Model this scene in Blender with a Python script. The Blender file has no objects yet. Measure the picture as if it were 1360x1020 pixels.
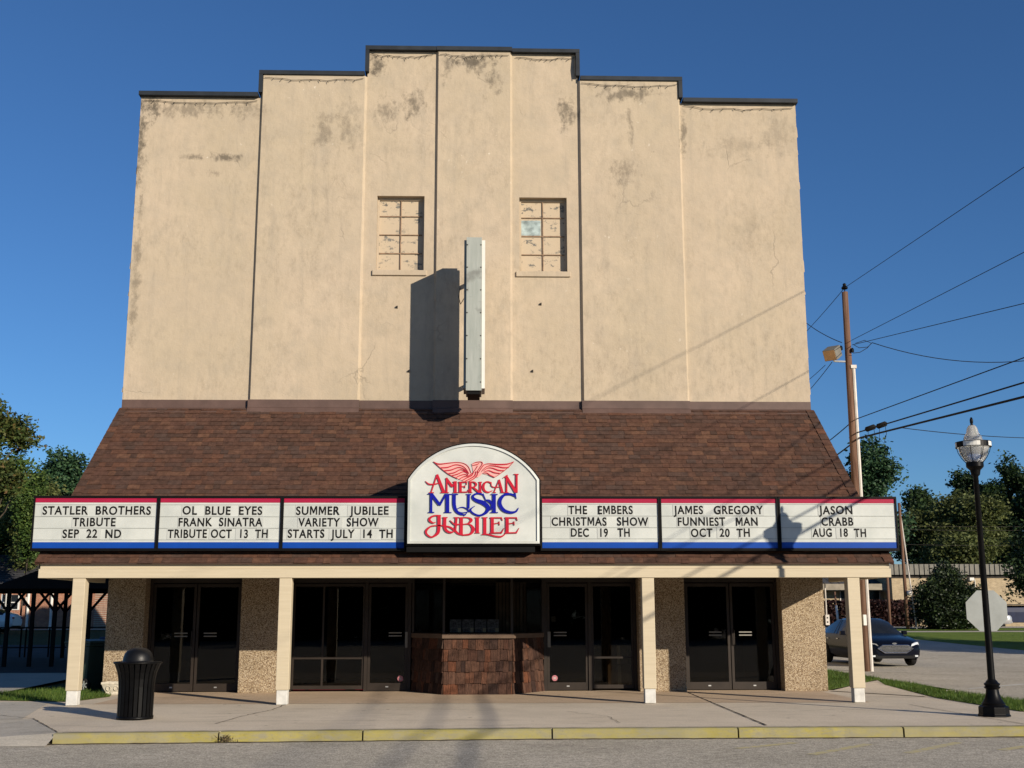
import bpy, math, random
import numpy as np
from mathutils import Vector, Matrix
R = math.radians
sc = bpy.context.scene
col = sc.collection
# ------------------------------------------------------------------ camera, sky, sun, exposure
FOC, PITCH, ROLL, YAW, CX, CD, CH = 1564.15, .1939, -.0018, .0297, .1845, 25.731, 1.6
Fw = Vector((math.sin(YAW)*math.cos(PITCH), math.cos(YAW)*math.cos(PITCH), math.sin(PITCH)))
Rt = Vector((math.cos(YAW), -math.sin(YAW), 0)); Up = Rt.cross(Fw)
Rt, Up = math.cos(ROLL)*Rt + math.sin(ROLL)*Up, -math.sin(ROLL)*Rt + math.cos(ROLL)*Up
EYE = Vector((CX, -CD, CH))
cam = bpy.data.cameras.new('camera'); cam.sensor_width = 36; cam.lens = FOC/1360*36
cam.clip_start = .1; cam.clip_end = 2000
co = bpy.data.objects.new('camera', cam); col.objects.link(co)
co.matrix_world = Matrix(((Rt.x, Up.x, -Fw.x, EYE.x), (Rt.y, Up.y, -Fw.y, EYE.y), (Rt.z, Up.z, -Fw.z, EYE.z), (0, 0, 0, 1)))
sc.camera = co
TO_SUN = Vector((.85, -1, .415)).normalized()
EL = math.asin(TO_SUN.z); AZ = math.atan2(TO_SUN.x, TO_SUN.y)
w = bpy.data.worlds.new('World'); sc.world = w; w.use_nodes = True
nt = w.node_tree; sky = nt.nodes.new('ShaderNodeTexSky'); sky.sky_type = 'NISHITA'; sky.sun_disc = False
sky.sun_elevation = EL; sky.sun_rotation = AZ; sky.air_density = 1.0; sky.dust_density = 0.0; sky.ozone_density = 8.0; sky.altitude = 100
nt.links.new(sky.outputs[0], nt.nodes['Background'].inputs[0]); nt.nodes['Background'].inputs[1].default_value = .077
sl = bpy.data.lights.new('sun', 'SUN'); sl.energy = 4.7; sl.angle = R(.5); sl.color = (1, .89, .74)
so = bpy.data.objects.new('sun', sl); col.objects.link(so)
so.rotation_euler = (-TO_SUN).to_track_quat('-Z', 'Y').to_euler(); so.location = (20, -30, 30)
vs = sc.view_settings; vs.view_transform = 'Standard'; vs.look = 'None'; vs.exposure = .42; vs.gamma = 1

def at(px, py, y):                       # measured point of the photo at depth y
    d = Fw + Rt*((px-680)/FOC) - Up*((py-510)/FOC)
    return EYE + d*((y-EYE.y)/d.y)
def at_x(px, py, x):
    d = Fw + Rt*((px-680)/FOC) - Up*((py-510)/FOC)
    return EYE + d*((x-EYE.x)/d.x)
def land(y):
    t = min(1, max(0, (y-12)/43)); return .8*t*t*(3-2*t)
def gnd(px, py):
    d = Fw + Rt*((px-680)/FOC) - Up*((py-510)/FOC)
    t = 5.0
    while t < 300:
        p = EYE + d*t
        if p.z <= land(p.y): return p
        t += .05
    return p

# ------------------------------------------------------------------ materials
M = {}
class N:
    def __init__(s, name):
        s.m = bpy.data.materials.new(name); s.m.use_nodes = True; s.t = s.m.node_tree
        s.b = s.t.nodes['Principled BSDF']; s.out = s.t.nodes['Material Output']; s.tc = s.n('ShaderNodeTexCoord')
    def n(s, k, **p):
        x = s.t.nodes.new(k)
        for a, v in p.items(): setattr(x, a, v)
        return x
    def l(s, a, b): s.t.links.new(a, b)
    def map(s, scale=(1, 1, 1), rot=(0, 0, 0), src=None):
        m = s.n('ShaderNodeMapping'); m.inputs['Scale'].default_value = scale; m.inputs['Rotation'].default_value = rot
        s.l(src or s.tc.outputs['Object'], m.inputs['Vector']); return m.outputs[0]
    def noise(s, sc_, det=4, rough=.55, vec=None, dist=0):
        x = s.n('ShaderNodeTexNoise'); x.inputs['Scale'].default_value = sc_; x.inputs['Detail'].default_value = det
        x.inputs['Roughness'].default_value = rough; x.inputs['Distortion'].default_value = dist
        s.l(vec or s.tc.outputs['Object'], x.inputs['Vector']); return x.outputs['Fac']
    def ramp(s, v, *st):
        r = s.n('ShaderNodeValToRGB'); e = r.color_ramp.elements
        while len(e) < len(st): e.new(.5)
        for k, (p, c) in enumerate(st):
            e[k].position = p; e[k].color = (c, c, c, 1) if isinstance(c, (int, float)) else (*c, 1)
        s.l(v, r.inputs[0]); return r.outputs[0]
    def mix(s, f, a, b, mode='MIX'):
        x = s.n('ShaderNodeMix'); x.data_type = 'RGBA'; x.blend_type = mode
        for k, v in ((0, f), (6, a), (7, b)):
            if isinstance(v, (int, float)): x.inputs[k].default_value = v if k == 0 else (v, v, v, 1)
            elif isinstance(v, tuple): x.inputs[k].default_value = (*v, 1)
            else: s.l(v, x.inputs[k])
        return x.outputs[2]
    def math(s, op, a, b=None, c=None):
        x = s.n('ShaderNodeMath'); x.operation = op
        for k, v in ((0, a), (1, b), (2, c)):
            if v is None: continue
            if isinstance(v, (int, float)): x.inputs[k].default_value = v
            else: s.l(v, x.inputs[k])
        return x.outputs[0]
    def bump(s, h, st=.3, d=.02):
        b = s.n('ShaderNodeBump'); b.inputs['Strength'].default_value = st; b.inputs['Distance'].default_value = d
        s.l(h, b.inputs['Height']); s.l(b.outputs[0], s.b.inputs['Normal'])
    def done(s, c, rough=.8, spec=.3, metal=0):
        if isinstance(c, tuple): s.b.inputs['Base Color'].default_value = (*c, 1)
        else: s.l(c, s.b.inputs['Base Color'])
        if isinstance(rough, (int, float)): s.b.inputs['Roughness'].default_value = rough
        else: s.l(rough, s.b.inputs['Roughness'])
        s.b.inputs['Specular IOR Level'].default_value = spec; s.b.inputs['Metallic'].default_value = metal
        return s.m
def sc3(c, k): return tuple(v*k for v in c)
def plain(name, c, rough=.6, spec=.3, metal=0, var=.18, scale=3, bump=.1):
    k = N(name); f = k.noise(scale, 5)
    k.bump(k.noise(scale*12, 3), bump, .01)
    return k.done(k.mix(k.ramp(f, (.3, 0.), (.7, 1.)), sc3(c, 1-var), sc3(c, 1+var)), rough, spec, metal)

# painted stucco with stains, patched plaster and hairline cracks
k = N('stucco')
big = k.noise(.45, 5, .6); mid = k.noise(2.2, 6, .65)
c = k.mix(k.ramp(big, (.32, 0.), (.68, 1.)), (.41, .335, .238), (.492, .397, .292))
c = k.mix(k.ramp(k.noise(.16, 3, .6), (.42, 0.), (.6, .45)), c, (.40, .335, .235))
c = k.mix(k.ramp(mid, (.45, 0.), (.72, .62)), c, (.36, .305, .23))
vv = k.map((2.4, 1, .22)); streak = k.noise(1.6, 6, .7, vv)
c = k.mix(k.ramp(streak, (.52, 0.), (.76, .55)), c, (.31, .265, .205))
patch = k.n('ShaderNodeTexVoronoi'); patch.inputs['Scale'].default_value = .55; k.l(k.map((.7, 1, 1.2)), patch.inputs['Vector'])
pr = k.n('ShaderNodeSeparateColor'); k.l(patch.outputs['Color'], pr.inputs[0])
c = k.mix(k.ramp(pr.outputs[0], (.72, 0.), (.76, .18)), c, (.40, .325, .24))
geo = k.n('ShaderNodeNewGeometry'); sp = k.n('ShaderNodeSeparateXYZ'); k.l(geo.outputs['Position'], sp.inputs[0])
X, Z = sp.outputs[0], sp.outputs[2]
grain = k.noise(5, 8, .75, k.map((1, 1, .7))); fine = k.noise(16, 6, .8)
# weathered places that keep their own shape: x, z, half width, half height, strength
for sx, sz, rx, rz, st in ((-7.5, 13.2, .45, .5, 1), (-7.62, 12.2, .22, 1.5, .95), (-6.6, 13.1, 1.5, .28, .6), (-5.2, 13.1, .6, .3, .5), (-5.6, 11.95, .5, .12, .9), (-6.35, 11.95, .35, .1, .7),
        (-5.8, 11.55, .3, .12, .6), (-3.4, 12.6, .35, .5, .5), (-2.8, 12.7, .35, .7, .45), (-2.2, 14.25, .3, .4, 1), (-1.35, 13.3, .35, .45, .75), (-2.0, 13.1, .35, .45, .6), (.15, 14.3, .8, .3, 1), (.55, 13.95, .3, .5, .75),
        (-.55, 14.2, .2, .5, .7), (2.25, 13.1, .3, .55, .85), (3.6, 13.6, .8, .3, .8), (3.7, 12.9, .1, .9, .6), (3.6, 11.6, .35, .5, .55), (4.96, 12.7, .12, .8, .7), (7.2, 12.6, .6, .6, .3), (6.2, 12.3, .9, .35, .3),
        (6.4, 10.2, .5, .9, .2), (-7.5, 9.2, .14, 2.2, .6)):
    dx = k.math('DIVIDE', k.math('SUBTRACT', X, sx), rx); dz = k.math('DIVIDE', k.math('SUBTRACT', Z, sz), rz)
    d = k.math('SQRT', k.math('ADD', k.math('MULTIPLY', dx, dx), k.math('MULTIPLY', dz, dz)))
    f = k.math('ADD', k.math('SUBTRACT', 1.0, d), k.math('MULTIPLY_ADD', grain, 4.6, -2.5))
    f = k.math('MULTIPLY', k.ramp(f, (.0, 0.), (.75, .92)), st)
    c = k.mix(f, c, k.mix(fine, (.04, .034, .027), (.19, .16, .12)))
# pale flecks where paint has chipped
fl = k.noise(9, 3, .5); flm = k.noise(.7, 2)
c = k.mix(k.math('MULTIPLY', k.ramp(fl, (.70, 0.), (.73, .8)), k.ramp(flm, (.5, 0.), (.65, 1.))), c, (.60, .53, .42))
wob = k.n('ShaderNodeMix'); wob.data_type = 'VECTOR'; wob.inputs[0].default_value = .42
nz = k.n('ShaderNodeTexNoise'); nz.inputs['Scale'].default_value = 1.5; nz.inputs['Detail'].default_value = 6; k.l(k.tc.outputs['Object'], nz.inputs['Vector'])
k.l(k.tc.outputs['Object'], wob.inputs[4]); k.l(nz.outputs['Color'], wob.inputs[5])
cr = k.n('ShaderNodeTexVoronoi'); cr.feature = 'DISTANCE_TO_EDGE'; cr.inputs['Scale'].default_value = .75; k.l(wob.outputs[1], cr.inputs['Vector'])
crm = k.math('MULTIPLY', k.ramp(cr.outputs['Distance'], (0, 1.), (.008, 0.)), k.ramp(k.noise(.6, 3), (.55, 0.), (.66, .5)))
c = k.mix(crm, c, (.2, .17, .13))
c = k.mix(k.math('MULTIPLY_ADD', k.ramp(k.noise(.38, 4, .6), (.40, 0.), (.66, 1.)), .62, .13), c, k.ramp(k.noise(6.5, 9, .8, k.map((1, 1, .5))), (.34, .66), (.5, 1.0), (.68, 1.12)), 'MULTIPLY')
spk = k.noise(10, 7, .8, k.map((1, 1, .6))); c = k.mix(k.math('MULTIPLY', k.ramp(spk, (.62, 0.), (.70, .55)), k.ramp(k.noise(1.1, 3), (.42, 0.), (.6, 1.))), c, (.17, .145, .11))
hh = k.math('ADD', k.math('MULTIPLY', k.noise(28, 4, .6), .16), k.math('ADD', k.math('MULTIPLY', k.noise(3, 5), 1.0), k.math('MULTIPLY', crm, -.6)))
k.bump(hh, .55, .03)
M['stucco'] = k.done(c, .92, .1)

# weathered blind window paint
k = N('window_paint')
n1 = k.noise(4.5, 6, .75, k.map((1, 1, 1.9))); n2 = k.noise(1.2, 3)
c = k.mix(k.math('MULTIPLY', k.ramp(n1, (.55, 0.), (.59, 1.)), k.ramp(n2, (.40, 0.), (.50, 1.))), (.46, .37, .26), k.mix(k.noise(14, 4), (.05, .045, .038), (.25, .24, .21)))
k.bump(n1, .4, .01); M['window_paint'] = k.done(c, .8, .2)

def island(name, stops, rough=.85, grain=None, extra=None, bump=.25):
    k = N(name); g = k.n('ShaderNodeNewGeometry')
    c = k.ramp(g.outputs['Random Per Island'], *stops); c_ = c
    f = k.noise(9, 6, .7)
    c = k.mix(.75, c, k.ramp(f, (.3, .45), (.7, 1.35)), 'MULTIPLY')
    if grain:
        gr = k.noise(grain[1], 6, .75, k.map(grain[0])); c = k.mix(.85, c, k.ramp(gr, (.3, .25), (.72, 1.6)), 'MULTIPLY'); k.bump(gr, .6, .02)
    else:
        sp_ = k.noise(110, 2, .6); c = k.mix(.6, c, k.ramp(sp_, (.3, .5), (.7, 1.45)), 'MULTIPLY'); k.bump(sp_, bump, .01)
    return k.done(c, rough, .15)
M['shingle'] = island('shingle', ((0, (.062, .036, .026)), (.25, (.088, .044, .030)), (.45, (.070, .044, .034)), (.62, (.106, .050, .031)), (.8, (.080, .042, .029)), (1, (.122, .062, .038))))
M['shake'] = island('shake', ((0, (.055, .028, .02)), (.3, (.09, .046, .03)), (.55, (.035, .02, .016)), (.75, (.13, .05, .026)), (1, (.075, .05, .038))), .85, ((14, 14, .9), 3))
M['flashing'] = plain('flashing', (.10, .062, .05), .55, .3, 0, .2)
M['coping'] = plain('coping', (.022, .026, .031), .55, .2, 0, .25)
# exposed aggregate
k = N('aggregate')
v = k.n('ShaderNodeTexVoronoi'); v.inputs['Scale'].default_value = 72; k.l(k.tc.outputs['Object'], v.inputs['Vector'])
sc_ = k.n('ShaderNodeSeparateColor'); k.l(v.outputs['Color'], sc_.inputs[0])
c = k.ramp(sc_.outputs[0], (0, (.10, .065, .038)), (.3, (.31, .225, .135)), (.6, (.47, .375, .245)), (.85, (.60, .50, .36)), (1, (.21, .145, .09)))
c = k.mix(k.ramp(v.outputs['Distance'], (.35, 0.), (.75, .5)), c, (.12, .08, .05))
c = k.mix(.35, c, k.ramp(k.noise(1.4, 4), (.3, .6), (.7, 1.3)), 'MULTIPLY')
k.bump(k.math('SUBTRACT', 1.0, v.outputs['Distance']), .8, .012); M['aggregate'] = k.done(c, .85, .2)
# timber paint, cream
k = N('cream_paint'); gr = k.noise(3, 5, .6, k.map((.5, 8, 8)))
c = k.mix(k.ramp(gr, (.3, 0.), (.7, 1.)), (.45, .385, .27), (.50, .43, .305))
c = k.mix(k.ramp(k.noise(2.4, 6, .7), (.58, 0.), (.8, .5)), c, (.40, .34, .25)); k.bump(gr, .15, .01); M['cream_paint'] = k.done(c, .6, .25)
M['footing_paint'] = plain('footing_paint', (.54, .53, .49), .8, .2, 0, .16, 9, .5)
M['bronze'] = plain('bronze', (.026, .019, .014), .5, .3, .1, .2)
M['brown_ceiling'] = plain('brown_ceiling', (.045, .035, .028), .8, .2)
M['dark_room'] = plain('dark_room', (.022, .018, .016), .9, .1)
M['black_paint'] = plain('black_paint', (.006, .006, .006), .4, .3, 0, .3, 6, .08)
M['black_metal'] = plain('black_metal', (.003, .003, .0032), .4, .12, 0, .3, 8, .1)
M['black_plastic'] = plain('black_plastic', (.005, .005, .0052), .42, .28, 0, .3, 8, .12)
M['rubber'] = plain('rubber', (.012, .012, .012), .85, .2)
M['alu'] = plain('alu', (.5, .5, .48), .4, .5, .7)
M['pale_metal'] = None
k = N('pale_metal'); st = k.noise(2.2, 6, .7, k.map((6, 6, .6))); dk = k.noise(1.7, 4, .6)
c = k.mix(k.ramp(st, (.35, 0.), (.7, 1.)), (.27, .29, .26), (.35, .365, .33)); c = k.mix(k.ramp(dk, (.58, 0.), (.70, .7)), c, (.15, .15, .135)); M['pale_metal'] = k.done(c, .6, .2)
M['white_paint'] = plain('white_paint', (.62, .61, .56), .5, .35, 0, .05)
M['sign_black'] = plain('sign_black', (.004, .004, .004), .6, .12)
k = N('sign_white'); c = k.mix(k.ramp(k.noise(1.1, 5, .6), (.35, 0.), (.65, 1.)), (.42, .44, .41), (.54, .555, .515)); M['sign_white'] = k.done(c, .3, .35)
M['clear_plate'] = plain('clear_plate', (.43, .445, .415), .3, .35, 0, .03)
M['track_grey'] = plain('track_grey', (.30, .315, .295), .5, .3)
M['stripe_red'] = plain('stripe_red', (.30, .014, .045), .4, .15, 0, .06)
M['stripe_blue'] = plain('stripe_blue', (.006, .05, .28), .4, .15, 0, .06)
M['letter_black'] = plain('letter_black', (.008, .008, .008), .6, .1)
M['logo_red'] = plain('logo_red', (.42, .012, .03), .5, .12, 0, .04)
M['logo_blue'] = plain('logo_blue', (.004, .007, .24), .5, .12, 0, .04)
M['logo_pink'] = plain('logo_pink', (.62, .33, .30), .4, .3, 0, .04)
M['sticker_pink'] = plain('sticker_pink', (.40, .15, .17), .5, .3)
# dark glass: tinted, and reflecting
k = N('glass'); k.t.nodes.remove(k.b)
tr = k.n('ShaderNodeBsdfTransparent'); tr.inputs[0].default_value = (.52, .50, .46, 1); gl = k.n('ShaderNodeBsdfGlossy'); gl.inputs['Roughness'].default_value = .02; gl.inputs[0].default_value = (.75, .75, .75, 1)
fr = k.n('ShaderNodeFresnel'); fr.inputs[0].default_value = 1.4; mx = k.n('ShaderNodeMixShader'); k.l(fr.outputs[0], mx.inputs[0]); k.l(tr.outputs[0], mx.inputs[1]); k.l(gl.outputs[0], mx.inputs[2]); k.l(mx.outputs[0], k.out.inputs[0])
M['glass'] = k.m
k = N('globe'); k.b.inputs['Transmission Weight'].default_value = .75; M['globe'] = k.done((.85, .86, .85), .12, .5); k.bump(k.noise(9, 2), .2, .02)
# concrete pavement
def concrete(name, a, b, dirt, sp=.5, blot=.45):
    k = N(name); c = k.mix(k.ramp(k.noise(.55, 6, .65), (.35, 0.), (.65, 1.)), a, b)
    c = k.mix(k.ramp(k.noise(2.6, 7, .72), (.52, 0.), (.74, blot)), c, dirt)
    c = k.mix(k.ramp(k.noise(.9, 5, .7, k.map((.5, 2.2, 1))), (.56, 0.), (.72, blot)), c, sc3(dirt, .8))
    f = k.noise(34, 5, .8); c = k.mix(sp, c, k.ramp(f, (.3, .5), (.7, 1.45)), 'MULTIPLY')
    v = k.n('ShaderNodeTexVoronoi'); v.inputs['Scale'].default_value = 2.3; k.l(k.tc.outputs['Object'], v.inputs['Vector']); q = k.n('ShaderNodeSeparateColor'); k.l(v.outputs['Color'], q.inputs[0])
    c = k.mix(k.math('MULTIPLY', k.ramp(v.outputs['Distance'], (.07, .8), (.10, 0.)), k.ramp(q.outputs[1], (.55, 0.), (.6, 1.))), c, sc3(dirt, .45))
    c = k.mix(k.ramp(k.noise(1.1, 8, .78, k.map((.4, 1.6, 1))), (.57, 0.), (.66, .4)), c, sc3(dirt, .6))
    k.bump(k.math('ADD', f, k.noise(6, 5)), .35, .01); return k.done(c, .9, .15)
M['concrete'] = concrete('concrete', (.55, .47, .355), (.63, .54, .415), (.40, .34, .255))
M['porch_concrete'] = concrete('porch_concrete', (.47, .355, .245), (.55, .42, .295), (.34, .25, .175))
M['grey_concrete'] = concrete('grey_concrete', (.40, .365, .30), (.48, .44, .365), (.31, .28, .23))
M['pale_concrete'] = concrete('pale_concrete', (.40, .36, .29), (.48, .43, .35), (.32, .28, .22))
k = N('asphalt'); c = k.mix(k.ramp(k.noise(.35, 6, .65), (.35, 0.), (.65, 1.)), (.37, .335, .265), (.46, .415, .335))
c = k.mix(k.ramp(k.noise(1.3, 6, .7, k.map((.35, 1.6, 1))), (.55, 0.), (.75, .6)), c, (.27, .245, .20))
f = k.noise(46, 3, .75); c = k.mix(1.0, c, k.ramp(f, (.28, .30), (.5, .95), (.72, 1.9)), 'MULTIPLY')
f2 = k.noise(9, 6, .8); c = k.mix(.7, c, k.ramp(f2, (.35, .6), (.65, 1.35)), 'MULTIPLY')
k.bump(f, .7, .01); M['asphalt'] = k.done(c, .88, .2)
k = N('kerb_yellow'); base = k.mix(k.ramp(k.noise(1.5, 5), (.35, 0.), (.65, 1.)), (.275, .235, .045), (.345, .295, .075))
wear = k.noise(4, 9, .8, k.map((.6, 1, 1.8))); c = k.mix(k.ramp(wear, (.43, 0.), (.60, .92)), base, (.24, .22, .15))
c = k.mix(k.ramp(k.noise(26, 5, .8), (.55, 0.), (.72, .6)), c, (.14, .115, .05)); c = k.mix(k.ramp(k.noise(.42, 3, .6, k.map((1, .2, .2))), (.42, 0.), (.62, .6)), c, (.245, .225, .145)); k.bump(wear, .5, .02); M['kerb_yellow'] = k.done(c, .85, .2)
k = N('faded_yellow'); M['faded_yellow'] = k.done(k.mix(k.ramp(k.noise(9, 7, .8), (.42, 0.), (.6, 1.)), (.50, .43, .20), (.42, .38, .30)), .9, .1)
M['white_line'] = plain('white_line', (.5, .5, .46), .8, .2)
M['crack'] = plain('crack', (.035, .03, .025), .95, .1)
M['dirt'] = plain('dirt', (.09, .065, .04), .95, .1, 0, .4, 12, .8)
def turf(name, a, b, cc):
    k = N(name); c = k.mix(k.ramp(k.noise(1.2, 5), (.35, 0.), (.65, 1.)), a, b); c = k.mix(k.ramp(k.noise(28, 4, .8), (.4, 0.), (.7, .8)), c, cc)
    k.bump(k.noise(60, 3), .8, .05); return k.done(c, .95, .1)
M['turf'] = turf('turf', (.13, .195, .03), (.19, .25, .05), (.06, .095, .018))
M['soil'] = turf('soil', (.05, .06, .018), (.08, .085, .03), (.03, .03, .012))
def leafy(name, stops, tl=.35, rough=.6):
    k = N(name); g = k.n('ShaderNodeNewGeometry'); c = k.ramp(g.outputs['Random Per Island'], *stops)
    c = k.mix(.8, c, k.ramp(k.noise(.55, 4, .6), (.32, .55), (.68, 1.45)), 'MULTIPLY'); k.done(c, rough, .25); tr = k.n('ShaderNodeBsdfTranslucent'); k.l(c, tr.inputs[0]); mx = k.n('ShaderNodeMixShader'); mx.inputs[0].default_value = tl
    k.l(k.b.outputs[0], mx.inputs[1]); k.l(tr.outputs[0], mx.inputs[2]); k.l(mx.outputs[0], k.out.inputs[0]); return k.m
M['blade'] = leafy('blade', ((0, (.035, .075, .010)), (.5, (.065, .12, .018)), (1, (.12, .16, .03))))
M['leaf_dark'] = leafy('leaf_dark', ((0, (.012, .026, .010)), (.6, (.026, .050, .016)), (1, (.05, .085, .022))), .2)
M['leaf_mid'] = leafy('leaf_mid', ((0, (.03, .06, .014)), (.6, (.065, .115, .025)), (1, (.12, .17, .035))), .3)
M['leaf_olive'] = leafy('leaf_olive', ((0, (.045, .058, .018)), (.6, (.09, .11, .032)), (1, (.145, .16, .05))), .3)
M['leaf_autumn'] = leafy('leaf_autumn', ((0, (.04, .065, .018)), (.6, (.08, .11, .026)), (.9, (.11, .11, .03)), (1, (.16, .09, .03))), .3)
M['leaf_pine'] = leafy('leaf_pine', ((0, (.016, .042, .020)), (.6, (.034, .078, .033)), (1, (.065, .12, .045))), .2)
M['leaf_shrub'] = leafy('leaf_shrub', ((0, (.010, .018, .009)), (.6, (.018, .032, .012)), (1, (.06, .085, .03))), .12, .45)
M['leaf_red'] = leafy('leaf_red', ((0, (.018, .008, .008)), (.6, (.034, .013, .012)), (1, (.055, .022, .016))), .2)
M['bark'] = plain('bark', (.07, .055, .042), .95, .1, 0, .35, 8, .8)
k = N('pole_wood'); gr = k.noise(2.5, 6, .7, k.map((9, 9, .35))); c = k.mix(k.ramp(gr, (.3, 0.), (.7, 1.)), (.07, .032, .021), (.22, .135, .092)); k.bump(gr, .5, .02); M['pole_wood'] = k.done(c, .9, .1)
M['conduit'] = plain('conduit', (.52, .48, .43), .5, .35)
def bricks(name, a, b, mortar, w_=.21, h_=.07):
    k = N(name); t = k.n('ShaderNodeTexBrick'); t.inputs['Scale'].default_value = 1; t.inputs['Brick Width'].default_value = w_; t.inputs['Row Height'].default_value = h_; t.inputs['Mortar Size'].default_value = .008
    t.inputs['Color1'].default_value = (*a, 1); t.inputs['Color2'].default_value = (*b, 1); t.inputs['Mortar'].default_value = (*mortar, 1)
    k.l(k.map((1, 1, 1), (R(90), 0, 0)), t.inputs['Vector']); c = k.mix(.6, t.outputs['Color'], k.ramp(k.noise(3, 6), (.3, .7), (.7, 1.3)), 'MULTIPLY'); return k.done(c, .9, .1)
M['red_brick'] = bricks('red_brick', (.34, .135, .075), (.24, .09, .055), (.36, .28, .21))
M['tan_brick'] = bricks('tan_brick', (.40, .31, .19), (.33, .25, .155), (.42, .36, .26))
M['grey_shingle'] = island('grey_shingle', ((0, (.05, .05, .052)), (1, (.085, .085, .088))))
M['ribbed_metal'] = plain('ribbed_metal', (.155, .145, .12), .6, .3)
M['olive_dark'] = plain('olive_dark', (.04, .035, .03), .8, .2)
M['timber_black'] = plain('timber_black', (.018, .015, .013), .9, .1)
M['window_dark'] = plain('window_dark', (.012, .014, .017), .12, .22, 0, .2)
k = N('car_paint'); k.b.inputs['Coat Weight'].default_value = .1; k.b.inputs['Coat Roughness'].default_value = .03; M['car_paint'] = k.done((.003, .004, .009), .2, .12, 0)
k = N('car_white'); k.b.inputs['Coat Weight'].default_value = 1; M['car_white'] = k.done((.72, .72, .70), .3, .5)
k = N('car_silver'); k.b.inputs['Coat Weight'].default_value = 1; M['car_silver'] = k.done((.5, .5, .5), .3, .5, .5)
M['chrome'] = plain('chrome', (.62, .63, .65), .14, .5, 1)
k = N('lens'); M['lens'] = k.done((.55, .58, .6), .12, .6)
M['bin_green'] = plain('bin_green', (.035, .055, .042), .5, .4)
M['bin_black'] = plain('bin_black', (.02, .021, .023), .45, .4)
M['blue_lid'] = plain('blue_lid', (.02, .05, .14), .4, .4)
M['navy_steel'] = plain('navy_steel', (.018, .024, .055), .5, .4)
M['planter_stone'] = plain('planter_stone', (.55, .50, .40), .9, .15, 0, .25, 14, .8)
M['sign_back'] = plain('sign_back', (.27, .285, .27), .45, .4, .25, .12)
M['flyer'] = plain('flyer', (.26, .28, .32), .6, .3, 0, .7, 22)
M['card'] = plain('card', (.85, .80, .58), .6, .3)
M['rusty_paint'] = plain('rusty_paint', (.25, .165, .105), .8, .2, 0, .35, 9); M['dull_alu'] = plain('dull_alu', (.20, .19, .165), .5, .3); M['shaded_asphalt'] = plain('shaded_asphalt', (.04, .04, .042), .9, .15, 0, .3, 2); M['wing_beige'] = plain('wing_beige', (.27, .235, .18), .8, .15)
M['bare_pane'] = plain('bare_pane', (.30, .36, .35), .7, .2, 0, .45, 7)
M['ledge'] = plain('ledge', (.115, .078, .055), .7, .2); M['curtain'] = plain('curtain', (.16, .13, .10), .9, .1)
M['carton'] = plain('carton', (.22, .15, .09), .9, .1)
M['lamp_lens'] = plain('lamp_lens', (.5, .30, .14), .4, .4)

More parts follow.
